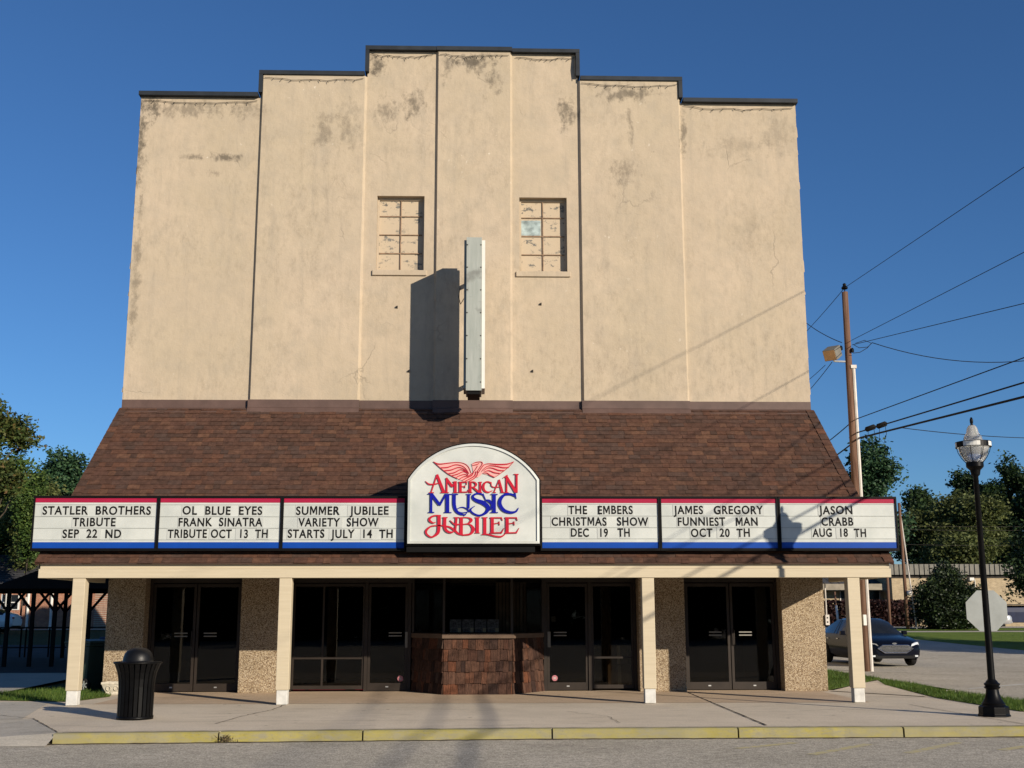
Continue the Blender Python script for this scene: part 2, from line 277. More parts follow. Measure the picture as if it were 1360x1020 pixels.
# ------------------------------------------------------------------ mesh building
class MB:
    def __init__(s): s.v = []; s.f = []; s.m = []
    def add(s, vs_, fs, mi=0):
        o = len(s.v); s.v += [tuple(v) for v in vs_]; s.f += [tuple(o+i for i in f) for f in fs]; s.m += [mi]*len(fs); return s
    def box(s, x0, x1, y0, y1, z0, z1, mi=0):
        return s.add([(x0, y0, z0), (x1, y0, z0), (x1, y1, z0), (x0, y1, z0), (x0, y0, z1), (x1, y0, z1), (x1, y1, z1), (x0, y1, z1)],
                     [(3, 2, 1, 0), (4, 5, 6, 7), (0, 1, 5, 4), (1, 2, 6, 5), (2, 3, 7, 6), (3, 0, 4, 7)], mi)
    def poly_y(s, pts, y0, y1, mi=0):      # polygon in x,z (anticlockwise from the front) given depth
        n = len(pts)
        return s.add([(x, y0, z) for x, z in pts]+[(x, y1, z) for x, z in pts], [tuple(range(n)), tuple(range(2*n-1, n-1, -1))]+[(i, n+i, n+(i+1) % n, (i+1) % n) for i in range(n)], mi)
    def poly_z(s, pts, z0, z1, mi=0):
        n = len(pts)
        return s.add([(x, y, z0) for x, y in pts]+[(x, y, z1) for x, y in pts], [tuple(range(n-1, -1, -1)), tuple(range(n, 2*n))]+[(i, (i+1) % n, n+(i+1) % n, n+i) for i in range(n)], mi)
    def poly_x(s, pts, x0, x1, mi=0):
        n = len(pts)
        return s.add([(x0, y, z) for y, z in pts]+[(x1, y, z) for y, z in pts], [tuple(range(n)), tuple(range(2*n-1, n-1, -1))]+[(i, n+i, n+(i+1) % n, (i+1) % n) for i in range(n)], mi)
    def tube(s, pts, r, n=8, mi=0, cap=True):
        pts = [Vector(p) for p in pts]; rs = r if isinstance(r, (list, tuple)) else [r]*len(pts); o = len(s.v); prev = None
        for i, p in enumerate(pts):
            d = (pts[min(i+1, len(pts)-1)]-pts[max(i-1, 0)]).normalized()
            if prev is None: a = d.cross(Vector((0, 0, 1)) if abs(d.z) < .9 else Vector((1, 0, 0))).normalized()
            else: a = (prev-d*prev.dot(d)).normalized()
            prev = a; b = d.cross(a)
            s.v += [tuple(p+(a*math.cos(t)+b*math.sin(t))*rs[i]) for t in [2*math.pi*j/n for j in range(n)]]
        for i in range(len(pts)-1):
            for j in range(n): s.f.append((o+i*n+j, o+i*n+(j+1) % n, o+(i+1)*n+(j+1) % n, o+(i+1)*n+j)); s.m.append(mi)
        if cap: s.f += [tuple(o+j for j in range(n-1, -1, -1)), tuple(o+(len(pts)-1)*n+j for j in range(n))]; s.m += [mi, mi]
        return s
    def lathe(s, prof, c=(0, 0, 0), n=24, mi=0, ph=0, axis='z'):
        o = len(s.v)
        for r, z in prof:
            for j in range(n):
                t = 2*math.pi*j/n+ph; a, b = r*math.cos(t), r*math.sin(t)
                s.v.append((c[0]+a, c[1]+b, c[2]+z) if axis == 'z' else (c[0]+z, c[1]+a, c[2]+b))
        for i in range(len(prof)-1):
            for j in range(n): s.f.append((o+i*n+j, o+i*n+(j+1) % n, o+(i+1)*n+(j+1) % n, o+(i+1)*n+j)); s.m.append(mi)
        return s
    def build(s, name, mat, parent=None, smooth=False, bevel=0):
        used = sorted({i for f in s.f for i in f})
        if len(used) < len(s.v):
            ix = {i: n_ for n_, i in enumerate(used)}; s.v = [s.v[i] for i in used]; s.f = [tuple(ix[i] for i in f) for f in s.f]
        me = bpy.data.meshes.new(name); me.from_pydata(s.v, [], s.f)
        for m_ in (mat if isinstance(mat, list) else [mat]): me.materials.append(M[m_])
        if any(s.m): me.polygons.foreach_set('material_index', s.m)
        if smooth: me.polygons.foreach_set('use_smooth', [True]*len(me.polygons))
        me.update(); o = bpy.data.objects.new(name, me); col.objects.link(o)
        if parent: o.parent = parent
        if bevel:
            b = o.modifiers.new('bevel', 'BEVEL'); b.width = bevel; b.segments = 2; b.limit_method = 'ANGLE'
        return o
def smooth_by_angle(o, a=40):
    me = o.data; me.polygons.foreach_set('use_smooth', [True]*len(me.polygons)); me.set_sharp_from_angle(angle=R(a)); return o
def thing(name, label, cat, loc=(0, 0, 0), rz=0, group=None):
    o = bpy.data.objects.new(name, None); col.objects.link(o); o.location = loc; o.rotation_euler = (0, 0, rz); o.empty_display_size = .2
    return tag(o, label, cat, group)
def tag(o, label, cat, group=None):
    o['label'] = label; o['category'] = cat
    if group: o['group'] = group
    return o
def struct(o, kind='structure', label=None):
    o['kind'] = kind
    if label: o['label'] = label
    return o
def copy_tree(o, parent=None):
    c = o.copy(); col.objects.link(c); c.parent = parent
    for ch in list(o.children): copy_tree(ch, c)
    return c
def np_mesh(name, V, F, mat, parent=None):
    me = bpy.data.meshes.new(name); k = F.shape[1]
    me.vertices.add(len(V)); me.vertices.foreach_set('co', V.astype(np.float32).ravel())
    me.loops.add(F.size); me.loops.foreach_set('vertex_index', F.astype(np.int32).ravel())
    me.polygons.add(len(F)); me.polygons.foreach_set('loop_start', np.arange(0, F.size, k, dtype=np.int32)); me.update(calc_edges=True)
    me.materials.append(M[mat]); o = bpy.data.objects.new(name, me); col.objects.link(o)
    if parent: o.parent = parent
    return o

# ------------------------------------------------------------------ the ground, roads and pavements
ys = [-9.0, -8.6, -8.3, -6, 0, 6]+[12+2*i for i in range(23)]+[70, 100, 160, 260, 420]
xs = [-400, -150, -60, -30, -10, 0, 10, 30, 60, 150, 400]
mb = MB(); nx = len(xs)
for y in ys:
    for x in xs: mb.v.append((x, y, (land(y)-.05) if y > -6.1 else -.4))
for i in range(len(ys)-1):
    for j in range(nx-1): mb.f.append((i*nx+j, i*nx+j+1, (i+1)*nx+j+1, (i+1)*nx+j)); mb.m.append(0)
struct(mb.build('ground', 'soil'))
mb = MB().add([(-200, -120, -.135), (200, -120, -.135), (200, -8.0, -.135), (-200, -8.0, -.135)], [(0, 1, 2, 3)])
struct(mb.build('street', 'asphalt'))
KY = -8.28
def kof(x): return min(0, (x-1)*.055)
# pavement in front of the theatre: slab, ramp to the left
mb = MB().poly_z([(-6.82, -6.2), (-5.66, KY+.16+kof(-5.66)), (1, KY+.16), (30, KY+.16), (30, -6.2)], -.3, 0.0)
mb.add([(-30, -6.2, 0), (30, -6.2, 0), (30, .3, 0), (-30, .3, 0)], [(0, 1, 2, 3)])
sidewalk = struct(mb.build('sidewalk', 'concrete'))
mb = MB().add([(-40, -6.2, .001), (-6.84, -6.2, .001), (-8.3, -8.99, -.128), (-40, -8.99, -.128), (-5.655, -8.49, .001), (-5.64, -8.99, -.128)], [(3, 2, 1, 0), (2, 4, 1), (2, 5, 4)])
mb.add([(-40, -6.2, .004), (-7.0, -6.2, .004), (-7.9, -2.4, .004), (-40, -2.0, .004)], [(0, 1, 2, 3)])
struct(mb.build('driveway_ramp', 'grey_concrete'))
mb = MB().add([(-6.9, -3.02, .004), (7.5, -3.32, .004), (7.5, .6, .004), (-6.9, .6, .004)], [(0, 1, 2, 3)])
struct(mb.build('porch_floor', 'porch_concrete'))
# kerb of separate stones
rnd = random.Random(3)
joints = [-5.68, -3.42, -1.42, 1.27, 3.95, 6.35, 9.4, 12.4, 15.5]
mb = MB()
for a, b in zip(joints[:-1], joints[1:]):
    n = 14; top = []
    for i in range(n+1):
        x = a+.012+(b-a-.024)*i/n; e = rnd.uniform(-.006, .006); top.append((x, e))
    prof = lambda e: [(KY-.0+e, -.3), (KY+.02+e, -.02), (KY+.045+e, .002), (KY+.165, .004), (KY+.165, -.3)]
    o = len(mb.v)
    for x, e in top: mb.v += [(x, y+kof(x), z) for y, z in prof(e)]
    for i in range(n):
        for j in range(4): mb.f.append((o+i*5+j, o+(i+1)*5+j, o+(i+1)*5+j+1, o+i*5+j+1)); mb.m.append(0)
    mb.f += [tuple(o+j for j in range(4, -1, -1)), tuple(o+n*5+j for j in range(5))]; mb.m += [0, 0]
kerb = struct(mb.build('kerb', 'kerb_yellow'))
# joints and cracks in the slab
def crack(mb, pts, w0, z=.0085, seed=1, jit=.02):
    r = random.Random(seed); P = []
    for a, b in zip(pts[:-1], pts[1:]):
        n = max(2, int(math.dist(a, b)/.12))
        for i in range(n): t = i/n; P.append((a[0]+(b[0]-a[0])*t+r.uniform(-jit, jit), a[1]+(b[1]-a[1])*t+r.uniform(-jit, jit)))
    P.append(pts[-1]); o = len(mb.v)
    for i, p in enumerate(P):
        q = P[min(i+1, len(P)-1)]; q0 = P[max(i-1, 0)]; d = Vector((q[0]-q0[0], q[1]-q0[1])).normalized(); ww = w0*r.uniform(.5, 1.2)
        mb.v += [(p[0]-d.y*ww, p[1]+d.x*ww, z), (p[0]+d.y*ww, p[1]-d.x*ww, z)]
    for i in range(len(P)-1): mb.f.append((o+2*i+1, o+2*i+3, o+2*i+2, o+2*i)); mb.m.append(0)
mb = MB()
crack(mb, [(4.62, -.3), (4.45, -7.9)], .016, seed=1, jit=.006)
crack(mb, [(-4.9, -6.95), (-3.2, -6.8), (.5, -6.75)], .006, seed=2, jit=.005)
crack(mb, [(-3.3, -3.2), (-3.35, -4.6), (-3.6, -5.8), (-3.75, -7.2)], .009, seed=3)
crack(mb, [(-6.84, -6.15), (-5.66, -8.47)], .009, seed=4, jit=.006)
crack(mb, [(1.7, -5.2), (2.3, -6.2), (2.35, -7.4)], .006, seed=5)
crack(mb, [(-1.7, -4.6), (-.6, -4.5), (.3, -4.9)], .005, seed=6)
crack(mb, [(5.5, -5.4), (6.4, -4.9), (7.3, -5.3)], .006, seed=7)
crack(mb, [(-8.1, -5.1), (-6.84, -6.15)], .008, seed=8)
crack(mb, [(-5.6, KY+.19+kof(-5.6)), (1, KY+.19), (8, KY+.18), (14, KY+.19)], .018, seed=9, jit=.012)
crack(mb, [(8.0, -4.0), (8.3, -7.9)], .012, seed=10, jit=.006)
mb.build('joint', 'crack', sidewalk)
mb = MB(); crack(mb, [(-6, KY-.06+kof(-6)), (1, KY-.05), (8, KY-.06), (14, KY-.05)], .05, z=-.129, seed=12, jit=.02)
mb.build('gutter_grime', 'dirt', kerb)
# faded paint on the street
mb = MB()
def road_pt(px, py): d = Fw+Rt*((px-680)/FOC)-Up*((py-510)/FOC); return EYE+d*((-.131-EYE.z)/d.z)
for (ax_, ay_), (bx_, by_) in (((978, 994), (1058, 986)), ((1077, 1002), (1154, 988)), ((1205, 1000), (1272, 986)), ((1330, 996), (1380, 988))):
    a, b = road_pt(ax_, ay_), road_pt(bx_, by_); d = (b-a).normalized(); q = Vector((-d.y, d.x, 0))*.07; mb.add([a-q, b-q, b+q, a+q], [(0, 1, 2, 3)])
struct(mb.build('street_marking', 'faded_yellow'))
# side street on the right
pa, pb = gnd(1360, 864), gnd(1222, 850)
def sheet(name, pts, mat, dz, kind='structure', sub=1.0):
    # triangle fan cut along y so that it follows the land
    P = [(x, y) for x, y in pts]; mb = MB(); y0, y1 = min(p[1] for p in P), max(p[1] for p in P)
    cuts = [y0]; 
    while cuts[-1] < y1-1e-6: cuts.append(min(y1, cuts[-1]+(4 if y0 < 60 else 40)))
    def clip(poly, yv, keep_above):
        out = []
        for i in range(len(poly)):
            a, b = poly[i], poly[(i+1) % len(poly)]
            ia, ib = ((a[1] >= yv) == keep_above or a[1] == yv), ((b[1] >= yv) == keep_above or b[1] == yv)
            if ia: out.append(a)
            if ia != ib and a[1] != yv and b[1] != yv: t = (yv-a[1])/(b[1]-a[1]); out.append((a[0]+(b[0]-a[0])*t, yv))
        return out
    for a, b in zip(cuts[:-1], cuts[1:]):
        q = clip(clip(P, a, True), b, False)
        if len(q) >= 3: mb.add([(x, y, land(y)+dz) for x, y in q], [tuple(range(len(q)))])
    return struct(mb.build(name, mat), kind)
sheet('side_street', [(10.45, -3.2), (60, -3.2), (pa.x+30, pa.y), (pa.x, pa.y), (pb.x, pb.y), (pb.x-1.5, 52), (10, 52), (10.5, 10)], 'asphalt', .008)
mb = MB().add([(10.9, .35, .013), (10.9, .5, .013), (14.2, 3.3, .013), (14.3, 3.15, .013)], [(3, 2, 1, 0)][::1]); mb.f = [(0, 3, 2, 1)]
struct(mb.build('stop_line', 'white_line'))
mb = MB(); crack(mb, [(10.6, 7.6), (13, 8.0), (20, 7.7), (28, 8.2)], .03, .014, 21); struct(mb.build('road_seam', 'crack'))
sheet('lawn', [(pa.x+40, pa.y-3), (pa.x+40, 41.5), (pb.x-1.2, 41.5), (pb.x, pb.y), (pa.x, pa.y)], 'turf', .012)
sheet('far_path', [(pb.x-2, 41.5), (90, 41.5), (90, 43.2), (pb.x-2, 43.2)], 'pale_concrete', .012)
sheet('far_lawn', [(6, 44), (90, 43.3), (90, 48), (6, 48)], 'turf', .012)
sheet('parking_lot', [(6, 49), (90, 49), (90, 54), (6, 54)], 'asphalt', .012)
sheet('alley', [(-40, 9.2), (-8.2, 9.2), (-8.2, 30), (-40, 30)], 'shaded_asphalt', .006)  # darker copy of the asphalt, carries the theatre's shade in its colour
sheet('side_walk', [(-14, .0), (-9.85, .0), (-10.6, 9.2), (-14, 9.2)], 'grey_concrete', .008)
sheet('sunlit_strip', [(-45, 48.0), (-8, 50), (-8, 51.5), (-45, 49.6)], 'pale_concrete', .012)  # sunlit grass below the brick wall, painted as a pale strip

mb = MB().add([(x, y, .0125) for x, y in ((7.72, -.1), (9.1, -2.0), (9.6, 2.0), (10.15, 4.2), (10.42, 4.4), (10.4, 4.6), (9.5, 3.0))], [tuple(range(7))])
struct(mb.build('side_path', 'concrete'))
def grass_patch(name, poly, n, seed, hmin=.04, hmax=.11, label=None):
    r = np.random.default_rng(seed); P = np.array(poly); lo, hi = P.min(0), P.max(0); pts = []
    while len(pts) < n:
        q = r.uniform(lo, hi, (n*2, 2)); ins = np.zeros(len(q), bool)
        for i in range(len(P)):
            a, b = P[i], P[(i+1) % len(P)]; cnd = ((a[1] > q[:, 1]) != (b[1] > q[:, 1]))
            xi = (b[0]-a[0])*(q[:, 1]-a[1])/(b[1]-a[1]+1e-12)+a[0]; ins ^= cnd & (q[:, 0] < xi)
        pts += list(q[ins])
    q = np.array(pts[:n]); h = r.uniform(hmin, hmax, n); an = r.uniform(0, 2*math.pi, n); w_ = r.uniform(.004, .009, n); lean = r.normal(0, .03, (n, 2))
    V = np.zeros((n, 3, 3)); V[:, 0, 0] = q[:, 0]-np.cos(an)*w_; V[:, 0, 1] = q[:, 1]-np.sin(an)*w_; V[:, 1, 0] = q[:, 0]+np.cos(an)*w_; V[:, 1, 1] = q[:, 1]+np.sin(an)*w_
    V[:, 2, :2] = q+lean; V[:, 2, 2] = h; V[:, :2, 2] = .008
    return struct(np_mesh(name, V.reshape(-1, 3), np.arange(3*n).reshape(-1, 3), 'blade'), 'stuff', label)
gl_ = [(-14, -1.75), (-9.0, -2.0), (-7.5, -2.45), (-7.2, -1.0), (-7.75, 1.2), (-8.4, 1.9), (-9.9, .3), (-14, -.3)]
gr1 = [(7.75, .2), (9.5, 3.0), (10.4, 4.6), (10.4, 9.6), (7.75, 9.6)]
gr2 = [(9.6, 2.0), (10.15, 4.2), (10.4, 2.5), (10.1, 0), (10.4, -3.3), (13, -5.4), (13, -6.3), (9.3, -5.6), (9.15, -2.4)]
mb = MB()
for g in (gl_, gr1, gr2): mb.add([(x, y, .009) for x, y in g], [tuple(range(len(g)))])
struct(mb.build('verge', 'turf'))
grass_patch('grass', gl_, 9000, 1, label='tufted green grass beside the left corner of the porch')
grass_patch('grass', gr1, 9000, 2, label='short grass along the right side of the theatre')
grass_patch('grass', gr2, 12000, 3, label='short grass verge behind the street lamp')
r = np.random.default_rng(9)
# weeds growing from the kerb joint
n = 130; c = np.array([-3.3, KY-.28, -.10]); q = r.normal(0, 1, (n, 3))*np.array([.07, .02, .03])+c; V = np.zeros((n, 3, 3)); V[:, 0] = q; V[:, 1] = q+r.normal(0, .008, (n, 3)); V[:, 2] = q+r.normal(0, .03, (n, 3))
struct(np_mesh('weeds', V.reshape(-1, 3), np.arange(3*n).reshape(-1, 3), 'dirt'), 'stuff', 'dry dark weeds growing out of the yellow kerb')

# ------------------------------------------------------------------ the theatre
TH = thing('theatre', 'tall cream stucco theatre with stepped parapet and brown shingled porch roof', 'theatre')
PX = [-7.63, -4.87, -2.42, -.81, .965, 2.50, 4.905, 7.63]
PZ = [13.40, 13.95, 14.60, 14.60, 14.58, 13.90, 13.38]
PD = [0, -.075, 0, -.075, 0, -.075, 0]
WB = 6.1
WIN = {2: (-2.13, -1.05, 9.27, 11.04), 4: (1.125, 2.215, 9.26, 11.03)}
mb = MB(); RY = .2
for i in range(7):
    x0, x1, d, z1 = PX[i], PX[i+1], PD[i], PZ[i]
    bl = .045 if i > 0 else 0; br = .045 if i < 6 else 0
    a, b = x0+(bl if d < 0 else 0)*0, x1
    if d < 0: fa, fb = x0+.05, x1-.05
    else: fa, fb = x0, x1
    if i in WIN:
        u0, u1, w0, w1 = WIN[i]
        for q in ((fa, u0, WB, z1), (u1, fb, WB, z1), (u0, u1, WB, w0), (u0, u1, w1, z1)):
            mb.add([(q[0], d, q[2]), (q[1], d, q[2]), (q[1], d, q[3]), (q[0], d, q[3])], [(0, 1, 2, 3)])
        mb.add([(u0, d, w0), (u0, d, w1), (u0, RY, w1), (u0, RY, w0)], [(3, 2, 1, 0)]); mb.add([(u1, d, w0), (u1, d, w1), (u1, RY, w1), (u1, RY, w0)], [(0, 1, 2, 3)])
        mb.add([(u0, d, w1), (u1, d, w1), (u1, RY, w1), (u0, RY, w1)], [(0, 1, 2, 3)]); mb.add([(u0, d, w0), (u1, d, w0), (u1, RY, w0), (u0, RY, w0)], [(3, 2, 1, 0)])
    else:
        mb.add([(fa, d, WB), (fb, d, WB), (fb, d, z1), (fa, d, z1)], [(0, 1, 2, 3)])
    if d < 0:
        mb.add([(x0, 0, WB), (fa, d, WB), (fa, d, z1), (x0, 0, z1)], [(0, 1, 2, 3)]); mb.add([(fb, d, WB), (x1, 0, WB), (x1, 0, z1), (fb, d, z1)], [(0, 1, 2, 3)])
        mb.add([(x0, 0, z1), (fa, d, z1), (fb, d, z1), (x1, 0, z1)], [(0, 1, 2, 3)])
    mb.add([(x0, 0, z1), (x1, 0, z1), (x1, .3, z1), (x0, .3, z1)], [(0, 1, 2, 3)])
    mb.add([(x0, .3, WB), (x1, .3, WB), (x1, .3, z1), (x0, .3, z1)], [(3, 2, 1, 0)])
    zl = PZ[i-1] if i > 0 else 0; zr = PZ[i+1] if i < 6 else 0
    if zl < z1: mb.add([(x0, 0, zl), (x0, 0, z1), (x0, .3, z1), (x0, .3, zl)], [(3, 2, 1, 0)])
    if zr < z1: mb.add([(x1, 0, zr), (x1, 0, z1), (x1, .3, z1), (x1, .3, zr)], [(0, 1, 2, 3)])
mb.build('front_wall', 'stucco', TH)
mb = MB().box(-7.6, -7.3, .31, 30, 0, 12.6).box(7.3, 7.6, .31, 30, 0, 12.6).box(-7.28, 7.28, 29.7, 30, 0, 12.6)
mb.build('side_wall', 'stucco', TH)
MB().box(-7.28, 7.28, .32, 29.68, 12.2, 12.4).build('roof', 'olive_dark', TH)
# uneven lumps of old render down the two corners
rr = random.Random(8)
for s in (-1, 1):
    z = 6.4
    while z < 13.1:
        h = rr.uniform(.15, .5); e = rr.uniform(.006, .03)
        MB().poly_y([(s*7.60, z), (s*(7.63+e), z+.05), (s*(7.63+e*.7), z+h*.6), (s*7.60, z+h)][::s], .02, .2).build('render_lump', 'stucco', TH); z += h+rr.uniform(0, .5)
mb = MB(); ct = .10
for i in range(7):
    z = PZ[i]; x0, x1 = PX[i], PX[i+1]; zl = PZ[i-1] if i else 0; zr = PZ[i+1] if i < 6 else 0
    e0 = -.05 if zl < z else (.0 if zl == z else .06); e1 = .05 if zr < z else (0 if zr == z else -.06)
    if i == 0: e0 = -.03
    if i == 6: e1 = .03
    if abs(zl-z) < .05: e0 = .002
    if abs(zr-z) < .05: e1 = -.002
    yf = -.12-(.012 if i == 3 else 0)
    mb.box(x0+e0, x1+e1, yf, .36, z+.003, z+ct-(.010 if i == 4 else 0))
    if i and zl < z-.1: mb.box(x0-.05, x0+.04, -.117, .357, zl+ct+.003, z)
    if i < 6 and zr < z-.1: mb.box(x1-.04, x1+.05, -.117, .357, zr+ct+.003, z)
mb.build('coping', 'coping', TH)
MB().lathe([(0, .55), (.2, .5), (.33, .3), (.36, 0), (.36, -1.2)], (-5.85, 2.2, 13.65), 20).build('roof_vent', 'black_metal', TH, True)
# blocked windows
for i, (u0, u1, w0, w1) in WIN.items():
    fr = MB()
    for a, b in ((u0, u0+.05), (u1-.05, u1)): fr.box(a+.002, b-.002, .135, .19, w0+.002, w1-.002)
    fr.box(u0+.05, u1-.05, .137, .188, w1-.06, w1-.003).box(u0+.05, u1-.05, .137, .188, w0+.003, w0+.05)
    xm = (u0+u1)/2; mu = MB().box(xm-.010, xm+.010, .145, .188, w0+.05, w1-.06)
    for j in range(1, 4): z = w0+(w1-w0)*j/4; mu.box(u0+.05, u1-.05, .147, .187, z-.009, z+.009)
    wd = fr.build('window', 'stucco', TH)
    mu.build('muntin', 'rusty_paint', wd)
    MB().box(u0+.002, u1-.002, .175, .25, w0+.002, w1-.002).build('painted_pane', 'window_paint', wd)
    MB().box(u0-.08, u1+.07, -.045, .13, w0-.13, w0-.004).build('sill', 'stucco', wd, bevel=.015)
if True:
    mb = MB().box(1.16, 1.62, .170, .1745, 10.17, 10.53)
    mb.build('bare_pane', 'bare_pane', TH)
for px, py in ((527, 408), (718, 404), (543, 493), (707, 493)):
    p = at(px, py, 0); mb = MB().tube([(p.x-.01, 0, p.z-.01), (p.x, -.05, p.z), (p.x+.012, -.06, p.z+.02)], .011, 6).box(p.x-.022, p.x+.022, -.012, .0, p.z-.03, p.z+.022)
    mb.build('anchor_hook', 'olive_dark', TH)
# flashing above the shingles
mb = MB()
for i in range(7):
    a, b = PX[i]+(.002 if i else 0), PX[i+1]-(.002 if i < 6 else 0); d = PD[i]
    mb.poly_x([(d-.012, 6.10), (d-.012, 6.27), (d+.05, 6.27), (d+.05, 6.02), (-.2, 5.96), (-.2, 5.975), (d-.06, 6.07)], a, b)
mb.build('flashing', 'flashing', TH)
# shingled roof, tab by tab
EY, EZ, TY, TZ = -3.52, 2.56, -.10, 6.06
vd = Vector((0, TY-EY, TZ-EZ)); L = vd.length; vd.normalize(); nn = Vector((0, -vd.z, vd.y))
def lim(v): t = v/L; return -7.95+t*.33, 8.02-t*.38
rr = random.Random(5); mb = MB(); e = .142; kmax = int(L/e)
for kk in range(kmax+1):
    v0, v1 = kk*e, min(L, (kk+1)*e+.04); xa, xb = lim(v0); x = xa-rr.uniform(0, .2)
    while x < xb:
        wd_ = rr.choice((.14, .16, .2, .24, .28, .34)); a, b = max(x, xa), min(x+wd_, xb); x += wd_
        if b-a < .02: continue
        drop = rr.choice((0, 0, 0, .012)); t = rr.choice((.014, .016, .024)); P = []
        for (u, v, h) in ((a+.002, v0-drop, t), (b-.002, v0-drop, t), (b-.002, v1, .001), (a+.002, v1, .001)):
            P.append(Vector((u, EY, EZ))+vd*v+nn*h)
        P += [Vector((a+.002, EY, EZ))+vd*(v0-drop), Vector((b-.002, EY, EZ))+vd*(v0-drop)]
        mb.add(P, [(0, 1, 2, 3), (4, 5, 1, 0), (4, 0, 3), (5, 2, 1)])
PR = mb.build('porch_roof', 'shingle', TH)
mb = MB()
x0, x1 = lim(0); y0, y1 = lim(L); b = nn*-.03; q = [Vector((x0, EY, EZ)), Vector((x1, EY, EZ)), Vector((y1, TY, TZ)), Vector((y0, TY, TZ))]
mb.add([p-nn*.001 for p in q]+[p+b for p in q], [(0, 1, 2, 3), (7, 6, 5, 4), (0, 4, 5, 1), (1, 5, 6, 2), (2, 6, 7, 3), (3, 7, 4, 0)])
mb.build('roof_deck', 'flashing', PR)
for s in (0, 1):
    mb = MB(); v = 0
    while v < L-.05:
        x = lim(v)[s]; x2 = lim(min(L, v+.24))[s]; o = Vector((0, EY, EZ)); sg = -1 if s == 0 else 1
        A = o+vd*v+nn*.03; B = o+vd*min(L, v+.27)+nn*.014
        P = [A+Vector((x-sg*.16, 0, 0)), A+Vector((x+sg*.02, 0, 0)), B+Vector((x2+sg*.02, 0, 0)), B+Vector((x2-sg*.16, 0, 0)), A+Vector((x+sg*.03, 0, 0))-nn*.09, B+Vector((x2+sg*.03, 0, 0))-nn*.09, A+Vector((x-sg*.16, 0, 0))-nn*.025]
        f = [(0, 1, 2, 3), (1, 4, 5, 2), (6, 4, 1, 0)]
        mb.add(P, f if s == 1 else [t[::-1] for t in f]); v += .2
    mb.build('hip_cap', 'shingle', PR)
for s in (-1, 1): MB().poly_x([(TY+.08, TZ-.12), (TY+.08, 2.6), (EY+.2, 2.6)], s*7.55-.03, s*7.55+.03).build('roof_cheek', 'flashing', PR)
# porch beam, boards, ceiling, posts
mb = MB().box(-7.92, 8.0, -3.45, -3.25, 2.29, 2.455).box(-7.92, -7.74, -3.247, -.004, 2.292, 2.452).box(7.82, 8.0, -3.247, -.004, 2.292, 2.452)
mb.build('fascia_beam', 'cream_paint', TH, bevel=.006)
MB().box(-7.90, 7.98, -3.42, -3.24, 2.458, 2.57).build('eave_board', 'cream_paint', TH)
MB().box(-7.73, 7.81, -3.23, .29, 2.40, 2.45).build('porch_ceiling', 'brown_ceiling', TH)
for x in (-7.17, -3.37, 3.39, 7.28):
    p = MB().box(x-.115, x+.115, -3.43, -3.21, .265, 2.287).build('post', 'cream_paint', TH, bevel=.008)
    MB().box(x-.10, x+.10, -3.415, -3.225, .005, .262).build('footing', 'footing_paint', p, bevel=.01)
for a, b in ((-7.67, -6.87), (-4.84, -3.86), (3.66, 4.66), (6.76, 7.69)):
    MB().box(a, b, -.03, .45, .002, 2.398).build('pier', 'aggregate', TH, bevel=.012)
# head panel over the shop front and the dark lobby behind it
MB().box(-6.86, -4.85, .3, .42, 2.3, 2.398).box(-3.85, 3.65, .3, .42, 2.3, 2.398).box(4.67, 6.75, .3, .42, 2.3, 2.398).build('transom', 'bronze', TH)
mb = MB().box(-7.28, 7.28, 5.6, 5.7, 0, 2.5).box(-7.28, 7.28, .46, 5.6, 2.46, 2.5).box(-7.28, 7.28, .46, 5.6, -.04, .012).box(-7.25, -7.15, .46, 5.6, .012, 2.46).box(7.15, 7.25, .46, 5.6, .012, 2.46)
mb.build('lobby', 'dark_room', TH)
GY = .34
def frame_leaf(x0, x1, z0, z1, st, rail_b, rail_t, y=GY, mids=()):
    m = MB().box(x0, x0+st, y, y+.045, z0, z1).box(x1-st, x1, y, y+.045, z0, z1).box(x0+st, x1-st, y+.001, y+.044, z0, z0+rail_b).box(x0+st, x1-st, y+.001, y+.044, z1-rail_t, z1)
    for (a, b) in mids: m.box(x0+st, x1-st, y+.002, y+.043, a, b)
    return m
def door(x0, x1, hinge_left, handle='pull', sticker=False):
    d = frame_leaf(x0, x1, .02, 2.28, .055, .16, .07).build('door', 'bronze', TH)
    MB().box(x0+.05, x1-.05, GY+.018, GY+.026, .17, 2.22).build('pane', 'glass', d)
    hx = x1-.03 if hinge_left else x0+.03; s = -1 if hinge_left else 1
    m = MB().tube([(hx+s*.03, GY, .95), (hx+s*.03, GY-.05, .97), (hx+s*.03, GY-.05, 1.27), (hx+s*.03, GY, 1.29)], .012, 6) if handle == 'pull' else MB().box(hx-.02, hx+.045*1, GY-.02, GY-.002, .92, 1.25)
    m.build('handle', 'dull_alu' if handle == 'plate' else 'bronze', d)
    xm = (x0+x1)/2+(.16 if hinge_left else -.16)
    MB().box(xm-.14, xm+.14, GY+.006, GY+.014, 1.22, 1.245).box(xm-.14, xm+.14, GY+.006, GY+.014, 1.155, 1.18).build('push_bar', 'dull_alu', d)
    MB().box((x0+x1)/2-.03, (x0+x1)/2+.03, GY-.006, GY-.001, .09, .115).build('lock', 'alu', d)
    if sticker:
        sx = hx+s*.11 if hinge_left else hx+.13
        m = MB(); n = 20
        m.poly_y([(sx+.062*math.cos(t), .27+.062*math.sin(t)) for t in [2*math.pi*i/n for i in range(n)]], GY+.012, GY+.016)
        for i in range(3): m.add([(sx-.03, GY+.011, .25+i*.016), (sx+.03, GY+.011, .25+i*.016), (sx+.03, GY+.011, .258+i*.016), (sx-.03, GY+.011, .258+i*.016)], [(0, 1, 2, 3)], 1)
        m.build('sticker', ['sticker_pink', 'sign_white'], d)
    return d
